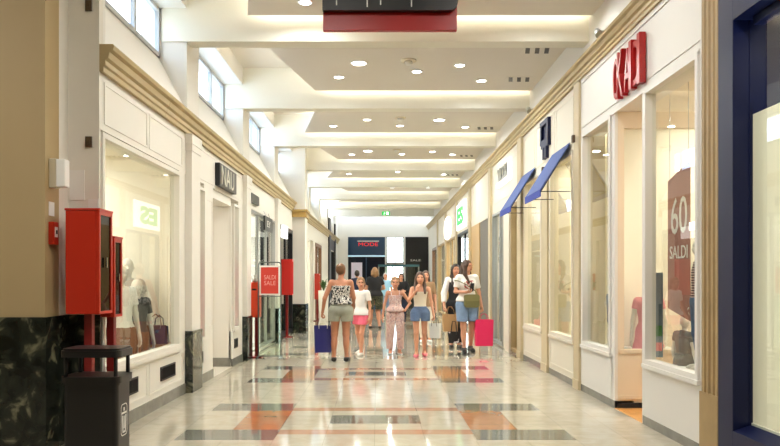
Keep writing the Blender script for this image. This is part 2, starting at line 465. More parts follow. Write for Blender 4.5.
# bay with the black sign
mb.sb('L', 8.8, 9.28, -.28, 0, .12, .55); mb.sb('L', 9.24, 9.7, -.28, 0, 0, 2.62)
mb.sb('L', 10.9, 11.4, -.28, 0, .12, .55); mb.sb('L', 11.36, 11.67, -.28, 0, .12, 2.62); mb.sb('L', 9.7, 10.9, -.28, -.02, 2.5, 2.62)
mould(mb, 'L', 8.9, 11.6, 2.66, 3.06); mould(mb, 'L', 9.28, 9.66, .7, 2.45, w=.03)
# lined far cheek of the doorway
mb.sb('L', 10.9, 10.96, -1.2, -.02, 0, 2.5)
for i in range(4):
    o = -.26 * i - .03; mb.sb('L', 10.885, 10.9, o - .24, o - .015, .14, 2.5)
mb.sb('L', 9.64, 9.7, -1.2, -.28, 0, 2.5)
struct(mb, 'wall_left')
mb = MB().use(GREYB)
for a, b in ((5.95, 8.36), (8.8, 9.7), (10.9, 11.67)): mb.sb('L', a, b, -.1, .012, 0, .12)
mb.sb('L', 10.872, 10.885, -1.2, -.02, 0, .14)
struct(mb, 'baseboard_left')
window('L', 5.905, 8.12, .57, 2.6, fw=.045)
window('L', 8.84, 9.24, .57, 2.55, fw=.035); window('L', 10.98, 11.34, .57, 2.55, fw=.035)
vent('L', 6.3, 6.76, .27, .42, 'dark vent grille low beside the black litter bin')
vent('L', 7.45, 7.95, .27, .42, 'wide dark vent grille under the clothes window, beside the marble plinth')
vent('L', 8.95, 9.15, .27, .42, 'small dark vent grille just past the nearest marble plinth on the left')
vent('L', 11.05, 11.28, .27, .42, 'small dark vent grille just before the orange red box on its post')
pillar('L', 8.36, 8.8, .075, 3.1); pillar('L', 11.67, 12.1, .07, 3.1); pillar('L', 15.0, 15.4, .07, 3.1)
shop('L', 6.0, 8.75, 3.6, 2.9, power=100)
shop('L', 8.8, 11.6, 3.0, 2.9, wm=mat('pale_shop_wall', (228, 222, 212), .7), power=60)
# tall glass shop
mb = MB().use(PANELC); mb.sb('L', 12.1, 12.2, -.2, 0, 0, 2.62); struct(mb, 'wall_left_tall_glass')
window('L', 12.2, 14.98, .06, 2.6, (13.2, 14.1), fm=STEEL, fw=.035, sill=0, o=-.04)
shop('L', 12.2, 14.95, 4.0, 2.9, wm=mat('white_shop_wall', (240, 240, 238), .7), power=330, col=(1, .96, .9))
# dark framed shop
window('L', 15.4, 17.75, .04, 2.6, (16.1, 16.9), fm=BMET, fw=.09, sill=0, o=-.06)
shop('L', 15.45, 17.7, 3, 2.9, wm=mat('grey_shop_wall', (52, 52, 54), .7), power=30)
# stout pillar with a gilt capital
mb = MB().use(CREAM); mb.box(-2.5, -1.83, 17.8, 18.45, .74, 2.95); mb.box(-2.5, -1.83, 17.8, 18.45, 3.14, 4.95); w = struct(mb, 'pillar_gilt')
mb = MB().use(mat('gilt_stone', (196, 164, 96), .5)); mb.box(-2.5, -1.79, 17.76, 18.49, 2.95, 3.02); mb.box(-2.5, -1.81, 17.78, 18.47, 3.02, 3.09); mb.box(-2.5, -1.77, 17.74, 18.5, 3.09, 3.14); struct(mb, 'capital', parent=w)
mb = MB().use(MARB); mb.box(-2.5, -1.81, 17.78, 18.47, 0, .74); struct(mb, 'plinth', parent=w)
# further shops on the left
mb = MB().use(PANELC); mb.sb('L', 18.45, END, -.28, 0, 2.62, 3.12)
for a, b in ((18.45, 19.4), (21.6, 22.0), (22.9, 23.5), (25.6, 28.6), (32.2, END)): mb.sb('L', a, b, -.28, 0, 0, 2.62)
struct(mb, 'wall_left_far')
window('L', 19.4, 21.6, .5, 2.6, (20.4,), fw=.06); shop('L', 19.3, 21.9, 2.5, 2.9, power=150)
window('L', 23.5, 25.6, .05, 2.6, (24.4,), fm=mat('brown_timber', (112, 78, 52), .5), fw=.1, sill=0); shop('L', 22.2, 26, 2.5, 2.9, power=90)
mb = MB().use(PANELC); mb.sb('L', 22.0, 22.9, -.3, -.1, 0, 2.62); struct(mb, 'wall_left_niche')
mb = MB().use(BMET)
for a, b in ((28.6, 29.5), (31.8, 32.2)): mb.sb('L', a, b, -.28, .06, 0, 3.9)
mb.sb('L', 28.6, 32.2, -.28, .03, 2.7, 3.1); struct(mb, 'wall_left_black_portal')
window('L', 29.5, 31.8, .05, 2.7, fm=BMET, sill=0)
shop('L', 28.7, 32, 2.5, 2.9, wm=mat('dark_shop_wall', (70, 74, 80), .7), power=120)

# ---- RIGHT SIDE --------------------------------------------------------------
def rfill(mb, z0, z1, spans, o0=-.28, o1=0):
    for a, b in spans: mb.sb('R', a, b, o0, o1, z0, z1)
# navy shopfront next to the camera
mb = MB().use(NAVY)
mb.sb('R', 4.86, 5.07, -.2, .03, 0, 3.9, .004); mb.sb('R', -4, 4.86, -.2, .03, 3.155, 3.9); mb.sb('R', 1.9, 4.86, -.2, .03, 0, .3); mb.sb('R', -4, 1.9, -.2, .03, 0, 3.155)
mb.prism([(.03, .30), (-.1, .345), (-.1, .30)], lambda o, z: TR(1.9, o, z), lambda o, z: TR(4.86, o, z))
struct(mb, 'wall_right_navy')
WN[0] += 1
f = MB().use(NAVY)
f.sb('R', 4.855, 4.86, -.1, -.085, .34, 3.155); f.sb('R', 1.9, 1.96, -.16, -.08, .34, 3.155); f.sb('R', 1.96, 4.8, -.16, -.08, 3.1, 3.155)
w = struct(f, 'window_%d' % WN[0])
g = MB().use(GLASS); g.sb('R', 1.93, 4.86, -.095, -.09, .345, 3.13); struct(g, 'pane', parent=w)
mb = MB().use(SHOPW); mb.use(mat('glowing_partition', (248, 240, 220), .7, emit=.22, ecol=(255, 244, 220))); mb.sb('R', 1.9, 4.86, -.125, -.11, .33, 2.5); mb.use(WHITE); mb.sb('R', 1.9, 4.86, -.11, -.096, .33, .36)  # the partition is no lamp; a slight glow is added to brighten it
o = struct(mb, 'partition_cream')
mb = MB().use(NAVY); mb.sb('R', 4.86, 4.95, -2.2, -.2, 0, 3.4); mb.sb('R', 1.8, 1.9, -2.2, -.2, 0, 3.4); mb.sb('R', 1.9, 4.86, -2.3, -2.2, 0, 3.4); mb.sb('R', 1.9, 4.86, -2.2, -.2, 3.3, 3.4); struct(mb, 'wall_shop_navy')
area_light('window_lamp', TR(3.4, -.6, 3.2), 14, 2.6, (1, .9, .74), sizey=.12, rot=(0, 0, PI / 2))
# fluted travertine pilaster
def fluted(s0, s1, o, z1, name='pillar_fluted'):
    p = MB().use(STONE)
    n = 4; w = (s1 - s0) / n
    poly = [(s0, -.3)]
    for i in range(n):
        a = s0 + i * w
        poly += [(a, o - .018), (a + .12 * w, o), (a + .62 * w, o), (a + .74 * w, o - .03), (a + .9 * w, o - .03)]
    poly += [(s1, o - .01), (s1, -.3)]
    p.prism(poly, lambda s, q: TR(s, q, .5), lambda s, q: TR(s, q, z1))
    p.sb('R', s0 - .005, s1 + .005, -.3, o + .006, 0, .5)
    struct(p, name)
fluted(5.09, 5.37, .02, 3.79)
def slim(s0, s1, o, name='pillar_slim', z1=3.79):
    p = MB().use(mat('pale_travertine', (196, 180, 146), .5, var=.06, vscale=4)); c = (s0 + s1) / 2
    p.sb('R', s0, s1, -.3, o, .0, z1); p.sb('R', s0 - .01, s1 + .01, -.3, o + .012, 0, .12); struct(p, name)
slim(8.58, 8.80, .03); slim(10.18, 10.52, .03, z1=3.0); slim(11.95, 12.25, .05)
# bay one: white children's shop
mb = MB().use(SHOPF)
rfill(mb, 3.12, 3.79, ((5.37, 8.58),)); rfill(mb, .08, .57, ((5.37, 6.52), (7.44, 8.58)), -.14)
rfill(mb, .57, 3.12, ((5.37, 5.42), (8.5, 8.58), (6.52, 6.60)), -.05); rfill(mb, .08, 3.12, ((7.44, 7.46),), -.06); rfill(mb, 0, 3.12, ((7.36, 7.44),), -.03)
mb.sb('R', 5.42, 8.53, 0, .012, 3.10, 3.14); mb.sb('R', 5.42, 8.53, 0, .012, 3.74, 3.79); mb.sb('R', 5.42, 8.53, 0, .008, 3.2, 3.21)
mb.sb('R', 6.52, 6.60, -.14, 0, 0.0, .57)
struct(mb, 'wall_right')
mb = MB().use(mat('peach_panel', (226, 208, 180), .5))
mb.sb('R', 7.36, 7.44, -1.2, -.03, .06, .62); mb.sb('R', 7.36, 7.44, -1.2, -.03, 2.95, 3.12); mb.sb('R', 7.36, 7.44, -.10, -.03, .62, 2.95)
mb.sb('R', 7.345, 7.36, -1.2, -.05, .58, .62); mb.sb('R', 7.345, 7.36, -1.2, -.05, .1, .14); struct(mb, 'wall_right_door_cheek')
mb = MB().use(mat('shadow_gap', (30, 24, 20), .8)); mb.sb('R', 7.35, 7.44, -1.2, -.03, .005, .06); struct(mb, 'baseboard_door_cheek')
g = MB().use(GLASS); g.sb('R', 7.40, 7.408, -1.2, -.1, .62, 2.95); g = struct(g, 'window_door_cheek')
mb = MB().use(GREYB)
rfill(mb, 0, .08, ((5.37, 6.58), (7.36, 8.58)), -.2, .004); rfill(mb, 0, .08, ((8.8, 10.18), (10.52, 11.95)), -.2, .004); struct(mb, 'baseboard_right')
window('R', 5.42, 6.52, .57, 3.12, fm=SHOPF, fw=.045); window('R', 7.46, 8.5, .57, 3.12, fm=SHOPF, fw=.045)
shop('R', 5.42, 8.5, 3.4, 3.35, wm=mat('warm_shop_wall', (236, 228, 212), .7), fm=WOOD, power=120, col=(1, .975, .92), z0=.006)
# display plinths behind the two windows
for a, b, lab in ((5.5, 6.5, 'white display plinth behind the wide window by the fluted pilaster'), (7.5, 8.45, 'white display plinth behind the narrow window beyond the open door')):
    p = MB().use(WHITE); p.sb('R', a, b, -1.0, -.2, .006, .55, .006); tag(p.build('display_plinth', origin='base'), lab, 'plinth', 'shop window display plinths')
# door leaf pull plate
PANELR = mat('cream_panelling_right', (222, 213, 195), .5)
# bay two: cream shop with blue awnings
mb = MB().use(PANELR)
rfill(mb, 3.0, 3.79, ((8.8, 11.95),)); rfill(mb, .08, .57, ((8.8, 10.18), (10.52, 11.95)))
rfill(mb, .57, 3.0, ((8.8, 8.9), (10.1, 10.18), (10.52, 10.6), (11.85, 11.95)))
mould(mb, 'R', 8.9, 9.75, 3.1, 3.72); mould(mb, 'R', 9.85, 11.0, 3.1, 3.72); mould(mb, 'R', 11.1, 11.88, 3.1, 3.72)
mould(mb, 'R', 8.9, 10.1, .14, .52); mould(mb, 'R', 10.6, 11.88, .14, .52)
struct(mb, 'wall_right_awnings')
window('R', 8.9, 10.1, .57, 3.0, fm=PANELR); window('R', 10.6, 11.85, .57, 3.0, fm=PANELR)
shop('R', 8.82, 11.93, 1.3, 3.2, wm=mat('butter_shop_wall', (238, 226, 192), .7), power=62, col=(1, .97, .9))
# bay three: open glass shop
mb = MB().use(PANELR); rfill(mb, 2.75, 3.79, ((12.25, 18.6),)); rfill(mb, 0, 2.75, ((13.0, 13.85), (15.1, 15.7)))
mould(mb, 'R', 12.4, 15.0, 2.95, 3.6); mb.sb('R', 13.0, 13.4, 0, .05, 0, 2.75); struct(mb, 'wall_right_open_shop')
window('R', 12.25, 13.0, .04, 2.75, fm=STONE, fw=.06, sill=0); window('R', 13.85, 15.1, .04, 2.75, (14.4,), fm=STEEL, fw=.05, sill=0)
shop('R', 12.25, 15.6, 3.5, 3.0, wm=mat('white_shop_wall_2', (232, 236, 238), .7), power=300, col=(1, .97, .93))
# bay four: dark panel and gold panel
mb = MB().use(mat('grey_brown_panel', (100, 92, 82), .5)); mb.sb('R', 15.7, 17.1, -.3, -.02, 0, 2.75); struct(mb, 'wall_right_grey_panel')
mb = MB().use(mat('gold_panel', (186, 150, 92), .4)); mb.sb('R', 17.1, 18.6, -.3, 0, 0, 2.75); struct(mb, 'wall_right_gold_panel')
# bay five and on
mb = MB().use(PANELR); rfill(mb, 2.75, 3.79, ((18.6, END),)); rfill(mb, 0, 2.75, ((18.6, 18.9), (21.6, 22.4), (25.0, 25.6), (28.4, 29), (31.5, END))); struct(mb, 'wall_right_far')
window('R', 18.9, 21.6, .04, 2.75, (20.2,), fm=BMET, fw=.07, sill=0); shop('R', 18.9, 21.8, 2.5, 3, wm=mat('grey_shop_wall_2', (120, 130, 132), .7), power=110)
window('R', 22.4, 25.0, .04, 2.75, (23.6,), fm=STONE, fw=.06, sill=0); shop('R', 22.2, 25.2, 2.5, 3, power=240, col=(1, .95, .88))
window('R', 25.6, 28.4, .04, 2.75, fm=STONE, fw=.06, sill=0); shop('R', 25.4, 28.6, 2.5, 3, power=160)
window('R', 29.0, 31.5, .04, 2.75, fm=mat('brown_timber_2', (120, 84, 56), .5), fw=.1, sill=0); shop('R', 28.9, 31.8, 2.5, 3, power=120)
for s in (15.3, 18.7, 21.9, 25.3, 28.7): slim(s - .14, s + .14, .05)

# ---- FAR END -----------------------------------------------------------------
mb = MB().use(WHITE)
mb.box(-2.7, 2.9, END, END + .2, 3.44, 4.95); mb.box(-2.7, -1.41, END, END + .2, 0, 3.44); mb.box(.39, .46, END, END + .2, 0, 3.44); mb.box(1.3, 1.38, END, END + .2, 0, 3.44)
struct(mb, 'wall_far')
mb = MB().use(DARKGL); mb.box(-1.41, .39, END + .05, END + .2, 0, 3.44); struct(mb, 'wall_far_blue_shop')
mb = MB().use(mat('blue_slate_panel', (36, 66, 96), .3)); mb.box(-1.41, .39, END + .02, END + .05, 2.56, 3.44); mb.box(-1.41, .39, END + .02, END + .05, 0, 1.0); mb.box(-.55, -.5, END + .02, END + .05, 1, 2.5); struct(mb, 'wall_far_blue_panel')
mb = MB().use(mat('pale_light_strip', (190, 225, 240), .4, emit=.6)); mb.box(-1.41, .39, END - .01, END + .05, 2.48, 2.55); tag(mb.build('light_strip', origin='base'), 'pale blue lit strip across the dark blue shop at the far end', 'light')
mb = MB().use(BLACK); mb.box(1.38, 2.9, END - .02, END + .2, 0, 3.44); struct(mb, 'wall_far_black_shop')
# glazed exit between the two shops
f = MB().use(STEEL)
for a, b in ((.46, .5), (1.26, 1.3), (.86, .9)): f.box(a, b, END + .05, END + .11, 0, 3.44)
for a, b in ((0, .08), (2.1, 2.22), (3.4, 3.44)): f.box(.46, 1.3, END + .05, END + .11, a, b)
d = struct(f, 'door_1'); g = MB().use(GLASS); g.box(.48, 1.28, END + .07, END + .078, .06, 3.42); struct(g, 'pane', parent=d)
mb = MB().use(mat('outdoor_paving', (190, 188, 182), .8)); mb.box(-8, 10, END + .2, END + 14, -.1, -.02); struct(mb, 'ground_outside')
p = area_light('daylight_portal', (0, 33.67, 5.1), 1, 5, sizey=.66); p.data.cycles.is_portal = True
p = area_light('daylight_portal', (.88, END + .3, 1.7), 1, .8, rot=(-PI / 2, 0, 0), sizey=3.3); p.data.cycles.is_portal = True
t = thing('glass_screen', 'pale glass screen with teal top rail before the far exit', 'screen', (1.0, 32.2, 0))
m = MB().use(mat('teal_metal', (70, 120, 132), .4)); m.box(.05, 1.95, 32.17, 32.23, 1.96, 2.06); m.build('top_rail', parent=t)
for x in (.08, .7, 1.3, 1.92):
    m = MB().use(STEEL); m.box(x - .025, x + .025, 32.175, 32.225, 0, 1.96); m.build('post', parent=t)
for x in (.08, 1.3):
    m = MB().use(SIGNGL); m.box(x + .025, x + (.595 if x > 1 else .595), 32.195, 32.205, .08, 1.94); m.build('pane', parent=t)

# ------------------------------------------------------------------ lamps, grilles and signs overhead
def downlight(x, y, r, label, power):
    t = thing('downlight', label, 'light', (x, y, PZ - .012), group='recessed round downlights')
    m = MB().use(WHITE)
    m.lathe([(r, PZ - .001), (r + .022, PZ - .001), (r + .02, PZ - .008), (r + .004, PZ - .014), (r, PZ - .008)], (x, y, 0), 24); m.build('trim_ring', parent=t)
    m = MB().use(LAMP); m.lathe([(.001, PZ - .004), (r, PZ - .004), (r * .96, PZ - .009), (.001, PZ - .012)], (x, y, 0), 24); m.build('lens', parent=t)
    area_light('downlight_or_fill', (x, y, PZ - .02), power, r * 1.8, (.975, 1, .965), disk=True, spread=2.85)
DL = [(0, -.84, 8.18, .07, 'left of the hanging sign'), (0, 2.0, 8.0, .07, 'right of the hanging sign'), (0, -.3, 6.6, .07, 'before the hanging sign'), (0, 1.2, 6.3, .07, 'behind the hanging sign on the right'),
      (1, -.27, 10.48, .105, 'the wide one left of the smoke detector'), (1, -.61, 11.2, .07, 'nearest the slanted panel edge'), (1, .62, 10.9, .07, 'beside the smoke detector'), (1, 1.25, 10.58, .07, 'midway to the slotted grilles'), (1, 1.7, 11.4, .07, 'nearest the slotted grilles'),
      (2, -.2, 14.17, .07, 'left of the smoke detector'), (2, -.92, 14.75, .07, 'nearest the slanted panel edge'), (2, .48, 14.72, .07, 'just past the smoke detector'), (2, 1.26, 14.2, .105, 'the wide one'), (2, 1.87, 14.85, .07, 'nearest the slotted grille'),
      (3, -.23, 17.6, .105, 'the wide one'), (3, -.65, 18.1, .07, 'nearest the slanted panel edge'), (3, .64, 18.05, .07, 'past the smoke detector'), (3, 1.4, 17.7, .07, 'right of the middle'), (3, 1.95, 18.1, .07, 'nearest the slotted grille'),
      (4, -.86, 21.4, .07, 'nearest the slanted panel edge'), (4, .63, 21.0, .07, 'in the middle'), (4, 2.05, 21.5, .07, 'nearest the right wall'),
      (5, .54, 24.6, .07, 'in the middle'), (5, -.7, 24.5, .07, 'left of the middle'), (5, 1.8, 24.6, .07, 'nearest the right wall'),
      (6, .5, 28, .07, 'in the middle'), ]
for n, x, y, r, w in DL:
    x, y = x * .963, y * .963
    bay = 'in the ceiling bay' if n == 0 else 'in %s bay past hanging sign' % ORD[n - 1]
    downlight(x, y, r, 'round downlight %s, %s' % (bay, w), (62 if r > .1 else 44) * LP * (.55 if x > 1.55 else 1))
for x, y in ((-.6, 2.6), (1.4, 3.4), (-4.5, 3.5)):
    area_light('downlight_or_fill', (x, y, 4.4), 130 * LP, .15, (1, .98, .93), disk=True)  # added fill lamps out of view, without fittings, to brighten the near pier
for i, (x, y, w) in enumerate(((2.17, 9.53, 'by the right wall, nearer of two in first bay past hanging sign'), (2.2, 10.9, 'by the right wall, farther of two in first bay past hanging sign'), (2.22, 14.4, 'in the second ceiling bay past the hanging sign'), (2.24, 17.6, 'in the third ceiling bay past the hanging sign'), (2.24, 20.8, 'in the fourth ceiling bay past the hanging sign'))):
    t = thing('air_grille', 'slotted ceiling grille ' + w, 'vent', (x, y, PZ - .012), group='slotted air grilles in the ceiling')
    m = MB().use(CEIL); m.box(x - .2, x + .2, y - .14, y + .14, PZ - .008, PZ - .0005); m.build('plate', parent=t)
    m = MB().use(BLACK)
    for k in range(3): m.hexa([(x - .17 + .13 * k + a, y + b, z) for z in (PZ - .012, PZ - .007) for a, b in ((0, -.11), (.06, -.11), (.1, .11), (.04, .11))])
    m.build('slot', parent=t)
for x, y, w in ((.45, 9.97, 'first'), (.45, 13.5, 'second'), (.48, 16.8, 'third')):
    t = thing('smoke_detector', 'white round smoke detector on the %s ceiling panel past the hanging sign' % w, 'smoke detector', (x, y, PZ - .07), group='ceiling smoke detectors')
    m = MB().use(PLAST); m.lathe([(.11, PZ - .001), (.11, PZ - .015), (.1, PZ - .02), (.02, PZ - .02)], (x, y, 0)); m.build('mounting_plate', parent=t)
    m = MB().use(WHITE); m.lathe([(.055, PZ - .02), (.06, PZ - .045), (.04, PZ - .065), (.005, PZ - .07)], (x, y, 0)); m.build('sensor_head', parent=t)
# hanging sign: red board with a rounded black board in front
t = thing('hanging_sign', 'red hanging sign with rounded black board in front, cut by the photo top', 'sign', (.11, 6.0, 3.49))
m = MB().use(SIGNRED); m.box(-.463, .686, 6.0, 6.05, 3.49, 4.35, .004); m.build('red_board', parent=t)
pl = []
for cx, cz, a0 in ((.686 - .075, 3.637 + .075, -90), (.686 - .075, 4.28 - .075, 0), (-.463 + .004, 4.28 - .004, 90), (-.463 + .004, 3.637 + .004, 180)):
    r = .075 if cx > 0 else .004
    pl += [(cx + r * math.cos((a0 + q * 15) * PI / 180), cz + r * math.sin((a0 + q * 15) * PI / 180)) for q in range(7)]
m = MB().use(BLACK); m.prism(pl, lambda x, z: (x, 5.93, z), lambda x, z: (x, 5.985, z)); m.box(-.3, .5, 5.985, 6.0, 3.8, 4.2); m.build('black_board', parent=t)
m = MB().use(PAPER)
for px, py in ((336.5, 5), (367.2, 6.8), (380.6, 4.6), (411.5, 6.5)):
    x = (px - 377) * 5.925 / 700; z = 1.35 + (280 - py) * 5.925 / 700
    m.box(x - .005, x + .005, 5.925, 5.93, z, z + .34)
m.build('lettering', parent=t)
m = MB().use(STEEL)
for x in (-.25, .45): m = MB().use(STEEL); m.tube([(x, 6.025, 4.35), (x, 6.025, 4.6)], .008, 8); m.build('hanging_rod', parent=t)
# exit sign
t = thing('exit_sign', 'small green running-man exit sign hanging near the far end', 'sign', (.36, 28.4, 3.98))
m = MB().use(LITG); m.box(.2, .52, 28.4, 28.43, 3.98, 4.13); m.build('panel', parent=t)
m = MB().use(LITW); m.lathe([(.001, -.012), (.012, -.006), (.012, .006), (.001, .012)], (.31, 28.395, 4.095), 10)
m.tube([(.31, 28.395, 4.08), (.295, 28.395, 4.045), (.27, 28.395, 4.01)], .009, 6); m.tube([(.295, 28.395, 4.045), (.32, 28.395, 4.03), (.318, 28.395, 4.0)], .008, 6); m.tube([(.28, 28.395, 4.05), (.306, 28.395, 4.075), (.335, 28.395, 4.06)], .006, 6); m.box(.38, .47, 28.394, 28.4, 4.0, 4.11); m.build('running_man', parent=t)
m = MB().use(STEEL); m.tube([(.25, 28.415, 4.13), (.25, 28.415, 4.22)], .004, 6); m.tube([(.47, 28.415, 4.13), (.47, 28.415, 4.22)], .004, 6); m.build('hanger', parent=t)

# ------------------------------------------------------------------ shop signs
RU, RN = (0, -1, 0), (-1, 0, 0)         # right wall: lettering runs towards the camera
LU, LN = (0, 1, 0), (1, 0, 0)
m = MB().use(SIGNRED)
x = 7.26
for i, ch in enumerate('OKAIDI'):
    w = {'O': .17, 'K': .17, 'A': .18, 'I': .07, 'D': .16}[ch]
    m.text(ch, (XR - .012, x, 3.20 - (.02 if i % 2 else 0)), RU, (0, 0, 1), RN, .42 + (.05 if i % 2 else 0), w, .045 + .015 * (i % 2)); x -= w - .008
tag(m.build('shop_sign', origin='base'), 'bold red raised lettering on the white shop fascia', 'sign')
t = thing('shop_sign', 'black box sign reading NAU! above the doorway on the left', 'sign', TL(9.85, 0, 2.72))
m = MB().use(BLACK); m.sb('L', 9.82, 10.9, .0, .07, 2.68, 3.0, .004); m.build('box', parent=t)
m = MB().use(mat('silver_letter', (206, 202, 190), .4)); m.text('NAU!', TL(9.9, .07, 2.705), LU, (0, 0, 1), LN, .27, .94, .012); m.build('lettering', parent=t)
# blue emblem above the awnings: a square ring on a forked stem
m = MB().use(NAVY)
def onR(s, z, o): return TR(10.3 - s * .9, o, z)
def rbox(a, b, c, d, o1=.05): m.hexa([onR(s, z, o) for z in (c, d) for s, o in ((a, .0), (b, .0), (b, o1), (a, o1))])
rbox(-.27, .27, 3.63, 3.70); rbox(-.27, -.17, 3.42, 3.63); rbox(.17, .27, 3.42, 3.63); rbox(-.27, .27, 3.36, 3.42); rbox(-.2, .27, 3.30, 3.36)
rbox(-.1, -.01, 3.13, 3.30); rbox(.05, .14, 3.13, 3.30); rbox(-.17, .17, 3.42, 3.62, .012)
mm = m.build('shop_emblem', origin='base')
tag(mm, 'navy square emblem on a forked stem above the blue awnings', 'sign')
# small lit signs further down the right side
t = thing('shop_sign', 'white lit sign with one large L-shaped stroke, beyond the awnings', 'sign', TR(13.8, 0, 3.2))
m = MB().use(LITW); m.sb('R', 12.95, 13.1, .01, .06, 3.22, 3.62); m.sb('R', 13.1, 14.3, .01, .06, 3.22, 3.3); m.build('lit_stroke', parent=t)
m = MB().use(STEEL); m.text('VOX', TR(14.35, .01, 3.33), RU, (0, 0, 1), RN, .27, 1.1, .03); m.build('lettering', parent=t)
t = thing('shop_sign', 'white box sign with bold green letters, projecting from the right wall', 'sign', TR(20.4, 0, 2.95))
m = MB().use(LITW); m.sb('R', 19.5, 21.6, .0, .05, 2.86, 3.62); m.build('box', parent=t)
m = MB().use(LITG); m.text('ES', TR(21.3, .05, 2.98), RU, (0, 0, 1), RN, .52, 1.4, .02, .04); m.build('lettering', parent=t)
m = MB().use(LITW)
e = [(math.cos(2 * PI * k / 28), math.sin(2 * PI * k / 28)) for k in range(28)]
m.prism([(24.4 + 1.0 * a, 3.15 + .4 * b) for a, b in e], lambda s, z: TR(s, .01, z), lambda s, z: TR(s, .07, z))
tag(m.build('shop_sign', origin='base'), 'blank white lit oval sign beyond the green lettered one', 'sign')
t = thing('shop_sign', 'red and white lettering over the dark blue shop at the far end', 'sign', (-.4, END, 3.0))
m = MB().use(mat('lit_red', (214, 40, 48), .4, emit=1.0)); m.text('MODE', (-.9, END + .02, 3.0), (1, 0, 0), (0, 0, 1), (0, -1, 0), .17, .95, .03); m.build('red_lettering', parent=t)
m = MB().use(PAPER); m.box(-.95, .1, END, END + .02, 3.22, 3.26); m.build('white_line', parent=t)
m = MB().use(mat('pale_poster', (206, 196, 206), .6, emit=.35)); m.box(-1.25, -.72, END + .02, END + .045, 1.25, 2.2); tag(m.build('window_poster', origin='base'), 'pale pinkish poster in the dark blue shop front at the far end', 'poster')
m = MB().use(PAPER); m.text('SALE', (1.62, END - .02, 2.26), (1, 0, 0), (0, 0, 1), (0, -1, 0), .09, .5, .01)
tag(m.build('shop_sign', origin='base'), 'tiny pale lettering on the black shop front at the far end', 'sign')
# blade sign in the tall glass shop
t = thing('blade_sign', 'dark sign plate hung on the front of the tall glass shop', 'sign', TL(13.9, .03, 2.32))
m = MB().use(BLACK); m.sb('L', 13.55, 14.45, .02, .05, 2.32, 2.6, .003); m.build('panel', parent=t)
m = MB().use(PAPER); m.text('EY', TL(13.8, .05, 2.4), LU, (0, 0, 1), LN, .12, .4, .006); m.build('lettering', parent=t)
m = MB().use(STEEL)
for s in (13.7, 14.2): m = MB().use(STEEL); m.tube([TL(s, .035, 2.6), TL(s, .0, 2.7)], .006, 6); m.build('hanging_rod', parent=t)
m = MB().use(BLACK); m.sb('L', 12.25, 12.95, .0, .05, 2.72, 2.88); tag(m.build('header_sign', origin='base'), 'small black header board over the near end of the tall glass shop', 'sign')
m = MB().use(LITW); m.sb('L', 15.9, 16.6, .0, .06, 2.32, 2.6); tag(m.build('lit_sign', origin='base'), 'small white lit sign on the dark framed shop on the left', 'sign')

# ------------------------------------------------------------------ blue awnings
for s0, s1, w in ((9.0, 9.92, 'nearer blue awning, below the navy emblem'), (11.0, 11.92, 'farther blue awning, beyond the navy emblem')):
    t = thing('awning', w + ', over a shop window', 'awning', TR((s0 + s1) / 2, 0, 2.5), group='blue awnings')
    m = MB().use(AWN)
    m.prism([(.02, 3.12), (.02, 3.10), (.39, 2.50), (.405, 2.515)], lambda o, z: TR(s0, o, z), lambda o, z: TR(s1, o, z)); m.build('canopy', parent=t)
    m = MB().use(mat('blue_valance', (40, 62, 150), .8)); m.sb('R', s0, s1, .393, .405, 2.425, 2.512); m.build('valance', parent=t)
    m = MB().use(BMET)
    m.tube([TR(s0 + .01, .0, 2.49), TR(s0 + .01, .385, 2.49)], .006, 6); m.tube([TR(s1 - .01, .0, 2.49), TR(s1 - .01, .385, 2.49)], .006, 6)
    m.tube([TR(s0 + .01, .385, 2.49), TR(s1 - .01, .385, 2.49)], .008, 6)
    m.tube([TR(s0 + .01, .022, 3.09), TR(s0 + .01, .385, 2.5)], .007, 6); m.tube([TR(s1 - .01, .022, 3.09), TR(s1 - .01, .385, 2.5)], .007, 6)
    m.build('support_frame', parent=t)

# ------------------------------------------------------------------ litter bin
t = thing('litter_bin', 'black rectangular litter bin with open gap under its lid', 'bin', (-2.06, 4.83, 0))
bx0, bx1, by0, by1 = -2.11, -1.745, 4.70, 4.96
def rrect(x0, x1, y0, y1, r, n=5):
    p = []
    for cx, cy, a in ((x1 - r, y0 + r, -90), (x1 - r, y1 - r, 0), (x0 + r, y1 - r, 90), (x0 + r, y0 + r, 180)):
        p += [(cx + r * math.cos((a + 90 * q / n) * PI / 180), cy + r * math.sin((a + 90 * q / n) * PI / 180)) for q in range(n + 1)]
    return p
def slab(m, d, r, z0, z1): m.prism(rrect(bx0 - d, bx1 + d, by0 - d, by1 + d, r), lambda x, y: (x, y, z0), lambda x, y: (x, y, z1)); return m
slab(slab(MB().use(BLACK), 0, .035, .02, .66), -.012, .03, 0, .02).build('body', parent=t)
slab(slab(MB().use(BLACK), .018, .05, .655, .70), .008, .04, .64, .655).build('rim', parent=t)
slab(slab(MB().use(BLACK), .02, .05, .83, .875), .01, .045, .875, .888).build('lid', parent=t)
for x in (bx0 + .015, bx1 - .015):
    for y in (by0 + .015, by1 - .015):
        m = MB().use(BLACK); m.tube([(x, y, .69), (x, y, .84)], .014, 8); m.build('post', parent=t)
